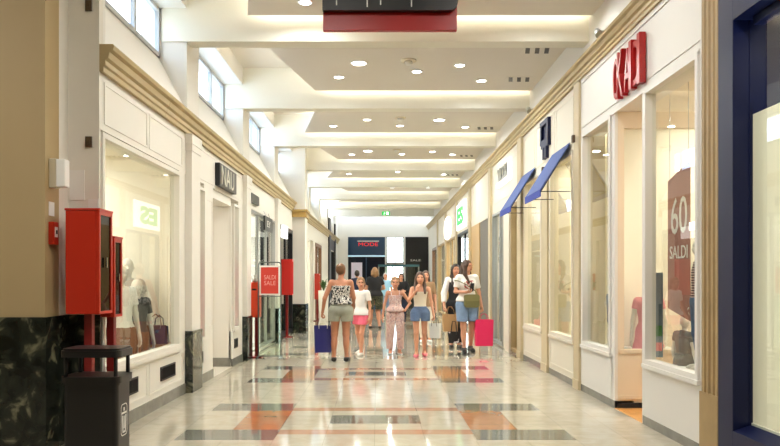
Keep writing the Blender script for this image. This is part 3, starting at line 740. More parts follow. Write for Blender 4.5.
# pictogram on the right side: white rounded tile with a little bin
m = MB().use(PAPER)
q = rrect(4.765, 4.885, .28, .50, .03)
hole = [(4.825 + .88 * (y - 4.825), .39 + .94 * (z - .39)) for y, z in q]
n = len(q)
va = [m.bm.verts.new((bx1 + .002, *p)) for p in q]; vb = [m.bm.verts.new((bx1 + .002, *p)) for p in hole]
m._fin([m.bm.faces.new((va[k], va[(k + 1) % n], vb[(k + 1) % n], vb[k])) for k in range(n)])
def pic(y0, y1, z0, z1, y2=None, y3=None): m.hexa([(x, y, z) for z, yy in ((z0, (y0, y1)), (z1, (y2 or y0, y3 or y1))) for x, y in ((bx1 + .0005, yy[0]), (bx1 + .003, yy[0]), (bx1 + .003, yy[1]), (bx1 + .0005, yy[1]))])
pic(4.797, 4.81, .31, .42, 4.788, 4.801); pic(4.842, 4.855, .31, .42, 4.85, 4.863); pic(4.797, 4.855, .30, .312); pic(4.782, 4.868, .43, .443); pic(4.815, 4.837, .45, .473); pic(4.82, 4.832, .33, .415)
m.build('bin_pictogram', parent=t)

# ------------------------------------------------------------------ red cabinets on posts
def cabinet(loc, w, d, h, z, label, m0, post=True, glass=True, pm=DRED):
    """front (glazed) faces +X; loc = foot"""
    X, Y = loc
    t = thing('fire_cabinet', label, 'cabinet', (X, Y, 0 if post else z), group='red fire cabinets')
    m = MB().use(m0)
    m.box(X - w / 2, X + w / 2 - .03, Y - d / 2, Y + d / 2, z, z + h, .006)
    m.box(X - w / 2 - .006, X + w / 2 + .006, Y - d / 2 - .006, Y + d / 2 + .006, z + h, z + h + .018, .004)
    m.build('housing', parent=t)
    m = MB().use(m0); e = .022
    x0, x1 = X + w / 2 - .03, X + w / 2
    m.box(x0, x1, Y - d / 2, Y - d / 2 + e, z, z + h); m.box(x0, x1, Y + d / 2 - e, Y + d / 2, z, z + h)
    m.box(x0, x1, Y - d / 2 + e, Y + d / 2 - e, z, z + e); m.box(x0, x1, Y - d / 2 + e, Y + d / 2 - e, z + h - e * 1.5, z + h)
    dr = m.build('door', parent=t)
    if glass:
        m = MB().use(CABGL); m.box(x1 - .016, x1 - .01, Y - d / 2 + e, Y + d / 2 - e, z + e, z + h - e * 1.5); m.build('pane', parent=dr)
        m = MB().use(BLACK); m.box(x0 + .001, x0 + .004, Y - d / 2 + e, Y + d / 2 - e, z + e, z + h - e * 1.5); m.build('backing', parent=dr)
        m = MB().use(CHROME); m.box(x1, x1 + .012, Y - .012, Y + .004, z + h * .45, z + h * .55, .002); m.build('handle', parent=dr)
    if post:
        m = MB().use(pm); m.box(X - .03, X + .03, Y - .03, Y + .03, .02, z); m.box(X - .12, X + .12, Y - .1, Y + .1, 0, .02, .003); m.build('post', parent=t)
    return t
cabinet((-2.325, 5.66), .27, .27, .82, 1.08, 'tall red fire cabinet with glass front, behind the black litter bin', RED)
cabinet((-2.25, 5.93), .12, .18, .66, 1.04, 'smaller red glass-fronted cabinet just behind the tall red one', RED)
cabinet((-2.12, 16.5), .27, .26, .82, 1.0, 'bright red cabinet by the dark framed shop, past the poster stand', mat('bright_red_enamel', (206, 42, 34), .35), glass=False)
cabinet((-1.96, 23.0), .16, .3, .82, .72, 'distant red cabinet beyond the gilt pillar, by the potted plant', RED, glass=False)
t = thing('post_box', 'orange red box on a dark red post before the poster stand', 'box', (-2.12, 12.25, 0))
m = MB().use(ORED); m.box(-2.23, -2.03, 12.14, 12.3, .70, 1.31, .01); m.build('housing', parent=t)
m = MB().use(BLACK); m.box(-2.17, -2.09, 12.136, 12.14, 1.17, 1.2); m.build('slot', parent=t)
m = MB().use(STEEL); m.lathe([(.001, 0), (.05, .002), (.045, .05), (.02, .07), (.02, .12), (.03, .13), (.001, .14)], (-2.13, 12.22, 1.31), 14); m.build('steel_top', parent=t)
m = MB().use(DRED); m.box(-2.13, -2.07, 12.19, 12.25, .02, .70); m.box(-2.2, -2.0, 12.12, 12.32, 0, .02); m.build('post', parent=t)

# ------------------------------------------------------------------ poster stand
GREYM = mat('grey_stand_metal', (104, 112, 108), .4, metal=.5)
t = thing('poster_stand', 'slim metal poster stand with red sale poster and clear lower panel', 'sign', (-1.855, 12.1, 0))
px0, px1, pz = -2.05, -1.66, 1.655
def arch(inset, n=6):
    r = .05
    return [(px0 + inset, .03), (px0 + inset, pz - r)] + [(px0 + inset + r - r * math.cos(a), pz - r + r * math.sin(a)) for a in [PI / 2 * k / n for k in range(1, n + 1)]] + [(px1 - inset - r + r * math.sin(a), pz - r + r * math.cos(a)) for a in [PI / 2 * k / n for k in range(0, n + 1)]] + [(px1 - inset, .03)]
m = MB().use(GREYM); m.tube([(x, 12.1, z) for x, z in arch(0)], .011, 8); m.tube([(px0, 12.1, .035), (px1, 12.1, .035)], .011, 8); m.tube([(px0, 12.1, 1.07), (px1, 12.1, 1.07)], .009, 8); m.build('frame', parent=t)
m = MB().use(GREYM)
for x in (px0, px1): m.tube([(x, 12.1 - .2, .012), (x, 12.1, .03), (x, 12.1 + .2, .012)], .012, 8)
m.build('foot', parent=t)
m = MB().use(PAPER); m.box(px0 + .02, px1 - .02, 12.096, 12.104, 1.09, 1.6); m.build('backing_card', parent=t)
m = MB().use(POSTER); m.box(px0 + .045, px1 - .045, 12.09, 12.096, 1.115, 1.57); po = m.build('poster', parent=t)
m = MB().use(mat('pink_ink', (232, 170, 160), .8)); m.text('SALDI', (px0 + .1, 12.09, 1.36), (1, 0, 0), (0, 0, 1), (0, -1, 0), .075, .2, .003); m.text('SALE', (px0 + .1, 12.09, 1.26), (1, 0, 0), (0, 0, 1), (0, -1, 0), .075, .2, .003); m.build('lettering', parent=po)
m = MB().use(SIGNGL); m.box(px0 + .012, px1 - .012, 12.097, 12.103, .045, 1.06); m.build('clear_panel', parent=t)

# ------------------------------------------------------------------ small things on the near pier
t = thing('emergency_light', 'white emergency light box high on the near left pier', 'light', (-2.57, 5.56, 2.08))
m = MB().use(PLAST); m.box(-2.589, -2.53, 5.52, 5.60, 2.08, 2.31, .006); m.build('housing', parent=t)
m = MB().use(WHITE); m.box(-2.53, -2.46, 5.515, 5.605, 2.085, 2.305, .008); m.build('diffuser', parent=t)
m = MB().use(PAPER); m.box(-2.589, -2.585, 5.52, 5.61, 1.86, 1.97); o = tag(m.build('paper_notice', origin='base'), 'small white notice below the emergency light', 'notice', 'white notices on the near pier')
m = MB().use(PAPER); m.box(-2.575, -2.45, 5.862, 5.869, 2.02, 2.27); tag(m.build('paper_notice', origin='base'), 'white printed notice beside the emergency light, facing the camera', 'notice', 'white notices on the near pier')
m = MB().use(PAPER); m.box(-2.42, -2.335, 5.862, 5.869, 1.91, 2.03); tag(m.build('paper_notice', origin='base'), 'white notice half hidden above the tall red fire cabinet', 'notice', 'white notices on the near pier')
t = thing('fire_alarm_button', 'small red fire alarm call point on the near left pier', 'fire alarm', (-2.57, 5.56, 1.64))
m = MB().use(RED); m.box(-2.589, -2.545, 5.51, 5.60, 1.63, 1.81, .006); m.build('housing', parent=t)
m = MB().use(PAPER); m.box(-2.545, -2.543, 5.53, 5.58, 1.69, 1.77); m.build('push_plate', parent=t)
m = MB().use(BLACK); m.box(-2.543, -2.538, 5.545, 5.565, 1.715, 1.745); m.build('button', parent=t)
m.__init__()
dev = [(-2.41, 5.855, 3.60, 'x', 'upper dark square sensor on the near left pier'), (-2.41, 5.855, 2.46, 'x', 'lower dark square sensor on the near left pier'),
       (XR - .06, 8.66, 3.05, 'r', 'small dark square sensor on the slim stone pilaster by the white shop'), (XR - .035, 10.35, 2.93, 'r', 'small dark square sensor on the stone pilaster between the awning windows')]
for x, y, z, k, lab in dev:
    m = MB().use(mat('bronze_plastic', (84, 66, 46), .4))
    if k == 'x': m.box(x - .028, x + .028, y - .012, y + .005, z, z + .09, .003); m.box(x - .012, x + .012, y - .016, y - .012, z + .03, z + .06)
    else: m.box(x - .03, x + .005, y - .03, y + .03, z, z + .09, .003); m.box(x - .034, x - .03, y - .012, y + .012, z + .03, z + .06)
    tag(m.build('wall_sensor', origin='base'), lab, 'sensor', 'dark square wall sensors')
# security lamp above right cornice
for s, w in ((7.7, 'over the red shop lettering'), (11.2, 'over the awning shop')):
    t = thing('wall_spotlight', 'small silver wall spotlight above the right cornice ' + w, 'light', (2.5, s, 4.0), group='wall spotlights on the cornice')
    m = MB().use(STEEL); m.tube([(2.55, s, 4.08), (2.47, s, 4.08)], .015, 8); m.build('bracket', parent=t)
    m = MB().use(STEEL); m.lathe([(.02, -.06), (.035, -.05), (.045, .06), (.04, .065)], (2.43, s, 4.07), 14, M=Matrix.Rotation(2.2, 3, 'X')); m.build('lamp_head', parent=t)

# ------------------------------------------------------------------ posters in windows
for s0, s1, w in ((8.9, 9.2, 'nearer red poster strip in the window before the left doorway'), (11.0, 11.3, 'farther red poster strip in the window after the left doorway')):
    t = thing('window_poster', w, 'poster', TL((s0 + s1) / 2, -.1, .62), group='red poster strips in the left windows')
    m = MB().use(POSTER); m.sb('L', s0, s1, -.105, -.1, .64, 1.72); m.build('sheet', parent=t)
    m = MB().use(PAPER); m.text('SALDI', TL(s0 + .04, -.1, 1.5), LU, (0, 0, 1), LN, .07, .22, .002); m.text('-50', TL(s0 + .05, -.1, 1.2), LU, (0, 0, 1), LN, .12, .2, .002); m.build('lettering', parent=t)
t = thing('sale_banner', 'tall translucent red banner reading 60 SALDI in the white shop window', 'banner', TR(6.5, -.3, 1.0))
m = MB().use(mat('red_banner_cloth', (160, 110, 98), .8))
m.prism([(6.26, .98), (6.74, 1.08), (6.74, 2.30), (6.26, 2.42)], lambda s, z: TR(s, -.30, z), lambda s, z: TR(s, -.305, z)); m.build('sheet', parent=t)
m = MB().use(PAPER); m.text('60', TR(6.66, -.30, 1.78), RU, (0, 0, 1), RN, .34, .34, .003); m.text('SALDI', TR(6.69, -.30, 1.55), RU, (0, 0, 1), RN, .12, .38, .003); m.build('lettering', parent=t)
m = MB().use(STEEL); m.tube([TR(6.3, -.303, 2.40), TR(6.3, -.303, 3.35)], .003, 6); m.tube([TR(6.7, -.303, 2.30), TR(6.7, -.303, 3.35)], .003, 6); m.build('hanging_cord', parent=t)
m = MB().use(LITW); m.text('NOXIC', TR(6.08, -.22, 1.78), RU, (0, 0, 1), RN, .07, .17, .01); tag(m.build('reflected_lettering', origin='base'), 'tiny glowing white letters imitating a sign reflection over the red banner', 'sign')  # reflection of a sign in the glass, built as glowing letters
m = MB().use(mat('lilac_poster', (206, 176, 186), .7)); m.sb('R', 9.25, 9.45, -.16, -.155, .9, 1.75)
o = tag(m.build('window_poster', origin='base'), 'pale pink poster in the window under the nearer blue awning', 'poster')
# pull plate on the glass door by the wide window
t = thing('door_sensor_post', 'slim grey strip with small stickers on the door jamb of the white shop', 'post', TR(6.62, -.06, .6))
m = MB().use(mat('blue_grey_strip', (104, 122, 134), .4)); m.sb('R', 6.604, 6.628, -.2, -.02, .62, 1.42, .003); m.build('strip', parent=t)
m = MB().use(mat('green_sticker', (70, 130, 70), .6)); m.sb('R', 6.603, 6.629, -.19, -.018, .82, .92); m.build('green_sticker', parent=t)
m = MB().use(mat('pink_sticker', (206, 120, 120), .6)); m.sb('R', 6.603, 6.629, -.19, -.018, .68, .76); m.build('pink_sticker', parent=t)
# potted plant by the distant left shops
t = thing('potted_plant', 'leafy plant in a tall white planter on the far left', 'plant', (-1.68, 22.0, 0))
m = MB().use(WHITE); m.lathe([(.12, 0), (.13, .01), (.17, 1.0), (.175, 1.02), (.155, 1.02), (.15, .96)], (-1.68, 22, 0), 24); m.build('planter', parent=t)
m = MB().use(SOIL); m.lathe([(.001, .95), (.148, .95), (.148, .965), (.001, .97)], (-1.68, 22, 0), 20); m.build('soil', parent=t)
m = MB().use(LEAF)
for k in range(16):
    a = k * 2.4; L = random.uniform(.3, .5); up = random.uniform(.6, 1.1); d = Vector((math.cos(a), math.sin(a), 0)); sd = Vector((-math.sin(a), math.cos(a), 0))
    pts = [Vector((-1.68, 22, .96)) + d * (L * .55 * u) * u + Vector((0, 0, L * up * math.sin(u * 1.7))) for u in (0, .3, .6, .85, 1)]
    wd = (.008, .03, .04, .025, .002)
    for i in range(4):
        m.quad([pts[i] - sd * wd[i], pts[i] + sd * wd[i], pts[i + 1] + sd * wd[i + 1], pts[i + 1] - sd * wd[i + 1]])
m.build('foliage', parent=t)

# ------------------------------------------------------------------ figures: one continuous skin per body
class Fld:
    """distance field on a grid; smooth unions of tapered limbs and ellipsoids"""
    def __init__(s, lo, hi, h):
        s.h = h; s.lo = np.array(lo, np.float32); n = np.ceil((np.array(hi) - s.lo) / h).astype(int) + 1
        s.ax = [s.lo[i] + h * np.arange(n[i], dtype=np.float32) for i in range(3)]; s.f = np.full(n, .3, np.float32)
    def blk(s, lo, hi, m):
        sl = []
        for i in range(3):
            a = int(max(0, math.floor((lo[i] - m - s.lo[i]) / s.h))); b = int(min(len(s.ax[i]), math.ceil((hi[i] + m - s.lo[i]) / s.h) + 1))
            if b - a < 1: return None, None
            sl.append(slice(a, b))
        return tuple(sl), np.meshgrid(*[s.ax[i][sl[i]] for i in range(3)], indexing='ij', sparse=True)
    def mix(s, sl, d, k):
        f = s.f[sl]
        if k <= 0: s.f[sl] = np.minimum(f, d); return
        t = np.clip(.5 + .5 * (f - d) / k, 0, 1); s.f[sl] = f * (1 - t) + d * t - k * t * (1 - t)
    def add(s, p, grow=0):
        if p[0] == 'c':
            _, a, b, ra, rb, k = p; a = np.array(a, np.float32); b = np.array(b, np.float32); R = max(ra, rb) + grow
            sl, g = s.blk(np.minimum(a, b) - R, np.maximum(a, b) + R, .06)
            if sl is None: return
            ba = b - a; L = float(ba @ ba) + 1e-9
            t = np.clip(((g[0] - a[0]) * ba[0] + (g[1] - a[1]) * ba[1] + (g[2] - a[2]) * ba[2]) / L, 0, 1)
            d = np.sqrt((g[0] - a[0] - t * ba[0]) ** 2 + (g[1] - a[1] - t * ba[1]) ** 2 + (g[2] - a[2] - t * ba[2]) ** 2) - (ra + (rb - ra) * t) - grow
        else:
            _, c, r, k, M = p; c = np.array(c, np.float32); r = np.array(r, np.float32); R = max(r)
            sl, g = s.blk(c - R - grow, c + R + grow, .06)
            if sl is None: return
            q = [g[i] - c[i] for i in range(3)]
            if M is not None: q = [M[0][i] * q[0] + M[1][i] * q[1] + M[2][i] * q[2] for i in range(3)]
            k0 = np.sqrt((q[0] / r[0]) ** 2 + (q[1] / r[1]) ** 2 + (q[2] / r[2]) ** 2); k1 = np.sqrt((q[0] / r[0] ** 2) ** 2 + (q[1] / r[1] ** 2) ** 2 + (q[2] / r[2] ** 2) ** 2) + 1e-6
            d = k0 * (k0 - 1) / k1 - grow
        s.mix(sl, d, k)
    def mesh(s):
        """surface nets"""
        f = s.f; n = f.shape; ins = f < 0
        c = [ins[i:n[0] - 1 + i, j:n[1] - 1 + j, k:n[2] - 1 + k] for i in (0, 1) for j in (0, 1) for k in (0, 1)]
        tot = sum(x.astype(np.int8) for x in c); cells = np.argwhere((tot > 0) & (tot < 8))
        if len(cells) == 0: return None
        idx = np.full(tuple(x - 1 for x in n), -1, np.int32); idx[tuple(cells.T)] = np.arange(len(cells))
        acc = np.zeros((len(cells), 3), np.float32); cnt = np.zeros(len(cells), np.float32)
        for ax in range(3):
            o1, o2 = [a for a in range(3) if a != ax]
            for u in (0, 1):
                for v in (0, 1):
                    p = cells.copy(); p[:, o1] += u; p[:, o2] += v; q = p.copy(); q[:, ax] += 1
                    a = f[tuple(p.T)]; b = f[tuple(q.T)]; m = (a < 0) != (b < 0)
                    t = np.where(m, a / np.where(m, a - b, 1), 0); pos = p.astype(np.float32); pos[:, ax] += t
                    acc[m] += pos[m]; cnt[m] += 1
        V = acc / cnt[:, None] * s.h + s.lo
        Q = []
        for ax in range(3):
            o1, o2 = (ax + 1) % 3, (ax + 2) % 3
            sl0 = [slice(1, n[i] - 1) for i in range(3)]; sl0[ax] = slice(0, n[ax] - 1); sl1 = list(sl0); sl1[ax] = slice(1, n[ax])
            a = ins[tuple(sl0)]; b = ins[tuple(sl1)]
            for e, flip in ((a & ~b, False), (~a & b, True)):
                E = np.argwhere(e)
                if len(E) == 0: continue
                for i in range(3):
                    if i != ax: E[:, i] += 1
                qs = []
                for u, v in ((-1, -1), (0, -1), (0, 0), (-1, 0)):
                    w = E.copy(); w[:, o1] += u; w[:, o2] += v; qs.append(idx[tuple(w.T)])
                qs = np.stack(qs, 1); Q.append(qs[:, ::-1] if flip else qs)
        return V, np.concatenate(Q)
def mesh_obj(name, V, Q, m, parent):
    me = bpy.data.meshes.new(name); me.vertices.add(len(V)); me.vertices.foreach_set('co', V.astype(np.float32).ravel())
    me.loops.add(len(Q) * 4); me.loops.foreach_set('vertex_index', Q.astype(np.int32).ravel())
    me.polygons.add(len(Q)); me.polygons.foreach_set('loop_start', np.arange(0, len(Q) * 4, 4, dtype=np.int32))
    try: me.polygons.foreach_set('loop_total', np.full(len(Q), 4, np.int32))
    except Exception: pass
    me.update(calc_edges=True); me.validate(); me.polygons.foreach_set('use_smooth', np.ones(len(me.polygons), bool))
    me.materials.append(m); o = bpy.data.objects.new(name, me); COL.objects.link(o)
    if parent is not None: o.parent = parent
    return o
def v3(*a): return np.array(a, float)
def unit(a): return a / (np.linalg.norm(a) + 1e-9)
class Figure:
    def __init__(s, name, label, x, y, H, rot, pose=None, skin=None, res=.007, hs=1.0, girth=1.0, bust=0.0, cat='person', hips=1.0, group=None):
        s.H = H; s.res = res; s.pose = P = dict(pose or {}); s.x, s.y, s.rot = x, y, rot; s.hs = hs; s.skin = skin or SKIN
        s.root = thing(name, label, cat, (x, y, 0), rot, group)
        g = girth; J = dict(shR=(-.098, .005, .808), shL=(.098, .005, .808), elR=(-.128, .012, .645), elL=(.128, .012, .645), wrR=(-.138, -.02, .495), wrL=(.138, -.02, .495),
                 hipR=(-.05, 0, .515), hipL=(.05, 0, .515), knR=(-.052, -.008, .28), knL=(.052, -.008, .28), anR=(-.05, .014, .045), anL=(.05, .014, .045))
        J.update({k: v for k, v in P.items() if k in J}); s.J = J = {k: v3(*v) for k, v in J.items()}
        s.torso = [('e', (0, .004, .535), (.092 * g * hips, .066 * g, .07), .04, None), ('e', (0, .0, .625), (.074 * g, .055 * g, .085), .04, None), ('e', (0, .006, .735), (.088 * g, .062 * g, .095), .04, None),
                   ('c', (-.08, .006, .802), (.08, .006, .802), .032, .032, .03), ('e', (-.04, .032, .52), (.05 * g, .045 * g, .05), .025, None), ('e', (.04, .032, .52), (.05 * g, .045 * g, .05), .025, None)]
        if bust: s.torso += [('e', (q * .042, -.046, .742), (.036, .03 * bust, .036), .02, None) for q in (-1, 1)]
        s.neck = [('c', (0, .012, .815), (0, -.004, .885), .031 * g ** .5, .028, .025)]
        s.arm = {}; s.leg = {}; s.hand = {}; s.foot = {}
        for q, sg in (('R', -1), ('L', 1)):
            a, b, c = J['sh' + q], J['el' + q], J['wr' + q]
            s.arm[q] = [('c', a, b, .029 * g, .021 * g, .02), ('c', b, c, .0215 * g, .0145, .012)]
            a, b, c = J['hip' + q], J['kn' + q], J['an' + q]
            s.leg[q] = [('c', a, b, .056 * g, .034 * g, .02), ('c', b, c, .033 * g, .0195, .015), ('e', b * .62 + c * .38 + v3(0, .014, 0), (.029 * g, .03 * g, .06), .02, None)]
            yaw = P.get('toe' + q, sg * .15); up = P.get('heel' + q, 0.0)
            d = v3(math.sin(yaw), -math.cos(yaw), 0); k = J['an' + q]
            heel = k + d * -.018 + v3(0, 0, .022 - .045); ball = k + d * .07 + v3(0, 0, .016 - .045 - up); toe = k + d * .098 + v3(0, 0, .013 - .045 - up)
            s.foot[q] = [('c', k, heel, .02, .02, .012), ('c', k + d * .012 + v3(0, 0, -.012), ball, .02, .0165, .015), ('c', heel, ball, .017, .018, .015), ('c', ball, toe, .017, .012, .012)]
            s.hand[q] = s.make_hand(q, sg)
        yw = P.get('head', 0.0); pt = P.get('nod', 0.0)
        R = Matrix.Rotation(yw, 3, 'Z') @ Matrix.Rotation(pt, 3, 'X'); s.HR = np.array(R)
        s.hc = v3(0, -.004, .885)
        E = lambda c, r, k: ('e', s.hp(c), tuple(x * hs for x in r), k, s.HR)
        C = lambda a, b, ra, rb, k: ('c', s.hp(a), s.hp(b), ra * hs, rb * hs, k)
        s.E, s.C = E, C
        s.headp = [E((0, -.004, .94), (.044, .054, .06), .012), E((0, -.024, .906), (.032, .034, .034), .018), C((0, -.052, .937), (0, -.064, .919), .0045, .0085, .008),
                   E((-.045, .002, .927), (.006, .013, .019), .004), E((.045, .002, .927), (.006, .013, .019), .004), C((-.018, -.05, .951), (.018, -.05, .951), .007, .007, .01)]
        s.face = P.get('face', True)
        s.gripw = {}
    def hp(s, c):
        c = v3(*c) - v3(0, -.004, .885); return s.HR @ (c * s.hs) + s.hc
    def make_hand(s, q, sg):
        w = s.J['wr' + q]; d = unit(w - s.J['el' + q]) if 'dir' + q not in s.pose else unit(v3(*s.pose['dir' + q]))
        n = v3(*s.pose.get('palm' + q, (-sg, 0, 0))); n = unit(n - d * (n @ d)); sd = np.cross(d, n) * (1 if sg < 0 else -1)
        # sd points to the thumb side (forward when the arm hangs)
        if s.pose.get('thumb' + q): 
            if sd @ v3(*s.pose['thumb' + q]) < 0: sd = -sd
        elif sd[1] > 0: sd = -sd
        curl = s.pose.get('curl' + q, .35); out = []
        k = w + d * .048
        for i in (-1.2, -.4, .4, 1.2): out.append(('c', w + sd * i * .005, k + sd * i * .0105, .0105, .0085, .008))
        s.grip = getattr(s, 'grip', {}); s.grip[q] = k + d * .014 + n * .012
        for i, L in ((1.5, .9), (.5, 1.0), (-.5, .95), (-1.5, .75)):
            p = k + sd * i * .0112; ang = curl * .55 + .05
            for seg, r0, r1 in ((.024, .0058, .0054), (.016, .0054, .005), (.012, .005, .0044)):
                e = p + (d * math.cos(ang) + n * math.sin(ang) + sd * i * .05) * seg * L; out.append(('c', p, e, r0, r1, .0015)); p = e; ang += curl * .9
        p = w + d * .016 + sd * .013; v = unit(d * .75 + sd * .62 + n * .25)
        for seg, r0, r1 in ((.022, .0085, .0068), (.016, .0066, .006), (.012, .006, .0048)):
            e = p + v * seg; out.append(('c', p, e, r0, r1, .003)); p = e; v = unit(v + n * .25 * (1 + curl) + d * .15 - sd * .15 * curl)
        return out
    def world(s, p):
        p = np.array(p) * s.H; c, n = math.cos(s.rot), math.sin(s.rot)
        return Vector((s.x + c * p[0] - n * p[1], s.y + n * p[0] + c * p[1], p[2]))
    def field(s, prims, grow=0.0, res=None, bound=None):
        res = res or s.res / s.H; lo = np.full(3, 9.); hi = np.full(3, -9.)
        for p in prims:
            if p[0] == 'c': a, b, R = np.array(p[1]), np.array(p[2]), max(p[3], p[4])
            else: a = b = np.array(p[1]); R = max(p[2])
            lo = np.minimum(lo, np.minimum(a, b) - R); hi = np.maximum(hi, np.maximum(a, b) + R)
        F = Fld(lo - grow - .012, hi + grow + .012, res)
        for p in prims: F.add(p, grow)
        return F
    def emit(s, F, name, m):
        r = F.mesh()
        if r is None: return None
        return mesh_obj(name, r[0] * s.H, r[1], m, s.root)
    def body(s, feet=True):
        pr = s.torso + s.neck + [p for q in 'RL' for p in s.leg[q] + s.foot[q]] + [p for q in 'RL' for p in s.arm[q] + s.hand[q]] + s.headp
        F = s.field(pr)
        for q in (-1, 1):       # eye sockets
            c = s.hp((q * .0175, -.0575, .938)); sl, g = F.blk(c - .012, c + .012, 0)
            d = np.sqrt(sum((g[i] - c[i]) ** 2 for i in range(3))) - .0085 * s.hs; F.f[sl] = np.maximum(F.f[sl], -d)
        s.emit(F, 'body', s.skin)
        if s.face:
            for q in (-1, 1): s.emit(s.field([s.E((q * .0175, -.0495, .938), (.0085, .0062, .0068), 0)], res=.0022), 'eye', EYE)
            s.emit(s.field([s.C((-.012, -.0535, .9), (.012, -.0535, .9), .004, .004, 0), s.C((-.006, -.0565, .9), (.006, -.0565, .9), .005, .005, .003)], res=.0022), 'lips', LIP)
    def clip(s, F, *planes):
        g = np.meshgrid(*F.ax, indexing='ij', sparse=True)
        for n, c in planes: F.f = np.maximum(F.f, n[0] * g[0] + n[1] * g[1] + n[2] * g[2] - c)
        return F
    def top(s, name, m, hem=.53, neck=.845, sleeve=0.0, t=.009, straps=False, flare=0.0, vneck=.0):
        pr = list(s.torso) + [p for q in 'RL' for p in s.leg[q][:1]]
        if neck > .83 and not straps: pr += s.neck
        if flare: pr += [('e', (0, .0, hem + .01), (.1 + flare, .075 + flare, .05), .05, None)]
        F = s.field(pr, t)
        if straps: s.clip(F, ((0, 0, 1), .775))
        else: s.clip(F, ((0, -.35, 1), neck - .0))
        s.clip(F, ((0, 0, -1), -hem))
        objs = [(F, None)]
        if straps:
            b = [('c', (q * .052, -.056, .765), (q * .056, -.006, .836), .0075, .006, .0) for q in (-1, 1)] + [('c', (q * .056, -.006, .836), (q * .052, .06, .76), .006, .0075, .0) for q in (-1, 1)]
            F2 = s.field(b, 0, res=.0035); objs.append((F2, None))
        if sleeve:
            for q in 'RL':
                a, b = s.J['sh' + q], s.J['el' + q]; c = s.J['wr' + q]
                pr2 = [('c', a * .9 + v3(0, .006, .8) * .1, b, .034, .028, .02)] + ([('c', b, c, .028, .022, .012)] if sleeve > 1 else [])
                F3 = s.field(pr2, t * .6); d = unit(b - a)
                e = a + (b - a) * min(sleeve, .95)
                if sleeve <= 1: s.clip(F3, (d, float(d @ e)))
                else:
                    d = unit(c - b); e = b + (c - b) * (sleeve - 1); s.clip(F3, (d, float(d @ e)))
                objs.append((F3, None))
        return s.join(objs, name, m)
    def join(s, objs, name, m):
        Vs, Qs, n = [], [], 0
        for F, _ in objs:
            r = F.mesh()
            if r is None: continue
            Vs.append(r[0] * s.H); Qs.append(r[1] + n); n += len(r[0])
        return mesh_obj(name, np.concatenate(Vs), np.concatenate(Qs), m, s.root)
    def bottom(s, name, m, waist=.6, hem=.4, t=.011, loose=0.0):
        pr = list(s.torso[:2]) + list(s.torso[4:6])
        for q in 'RL':
            pr += s.leg[q] if hem < .27 else s.leg[q][:1]
            if loose:
                a, b, c = s.J['hip' + q], s.J['kn' + q], s.J['an' + q]
                pr += [('c', a, b, .058 + loose, .05 + loose, .01)] + ([('c', b, c, .05 + loose, .04 + loose, .01)] if hem < .27 else [])
        F = s.field(pr, t); s.clip(F, ((0, 0, 1), waist), ((0, 0, -1), -hem))
        g = np.meshgrid(*F.ax, indexing='ij', sparse=True); xc = (s.J['knR'][0] + s.J['knL'][0]) / 2
        F.f = np.maximum(F.f, -np.maximum(abs(g[0] - xc) - .004 - np.maximum(0, .46 - g[2]) * .06, g[2] - .46)); return s.emit(F, name, m)
    def skirt(s, name, m, waist=.62, hem=.3, flare=.09):
        F = s.field([('e', (0, .004, .54), (.098, .072, .09), .03, None), ('c', (0, .004, waist), (0, .0, hem), .07, .07 + flare, .03)], .008)
        s.clip(F, ((0, 0, 1), waist), ((0, 0, -1), -hem)); return s.emit(F, name, m)
    def shoes(s, m, name='shoe', high=.035, t=.005, boot=False):
        for q in 'RL':
            pr = list(s.foot[q]) + ([('c', s.J['an' + q], s.J['an' + q] + v3(0, 0, .05), .022, .026, .01)] if boot else [])
            F = s.field(pr, t); an = s.J['an' + q]
            s.clip(F, ((0, 0, 1), an[2] - .045 + high), ((0, 0, -1), .0)); s.emit(F, name, m)
    def hair(s, m, style, name='hair'):
        E, C = s.E, s.C
        cap = [E((0, .004, .945), (.0495, .06, .062), .01)]
        F = s.field(cap + {'bun': [E((0, .062, .965), (.026, .024, .026), .012)],
            'pony': [E((0, .062, .955), (.016, .018, .02), .012), C((0, .07, .955), (0, .086, .9), .018, .02, .012), C((0, .086, .9), (0, .082, .83), .02, .009, .012)],
            'long': [C((-.034, .02, .93), (-.04, .03, .86), .024, .024, .02), C((.034, .02, .93), (.04, .03, .86), .024, .024, .02), C((0, .045, .92), (0, .052, .81), .036, .03, .02), C((-.03, .045, .87), (-.03, .06, .78), .025, .016, .02), C((.03, .045, .87), (.03, .06, .78), .025, .016, .02)],
            'front': [C((-.04, .0, .93), (-.046, -.006, .85), .018, .02, .02), C((-.046, -.006, .85), (-.05, -.06, .76), .02, .012, .02), C((.04, .0, .93), (.046, .0, .85), .018, .02, .02), C((.046, .0, .85), (.052, -.058, .77), .02, .012, .02), C((0, .045, .92), (0, .05, .82), .036, .026, .02)],
            'bob': [C((-.036, .012, .93), (-.042, .012, .875), .024, .022, .02), C((.036, .012, .93), (.042, .012, .875), .024, .022, .02), C((0, .04, .92), (0, .044, .865), .038, .034, .02)],
            'short': [E((0, .03, .92), (.04, .035, .035), .015)]}[style])
        g = np.meshgrid(*F.ax, indexing='ij', sparse=True)
        q = [g[i] - s.hc[i] for i in range(3)]; q = [s.HR[0][i] * q[0] + s.HR[1][i] * q[1] + s.HR[2][i] * q[2] for i in range(3)]
        c = (np.array((0, -.075, .918)) - np.array((0, -.004, .885))) * s.hs; r = np.array((.043, .05, .055)) * s.hs
        k0 = np.sqrt(sum(((q[i] - c[i]) / r[i]) ** 2 for i in range(3)))
        F.f = np.maximum(F.f, (1 - k0) * .04)
        return s.emit(F, name, m)
SKINS = [SKIN, SKINT]
B = lambda n, c, **k: mat(n, c, k.pop('rough', .85), **k)
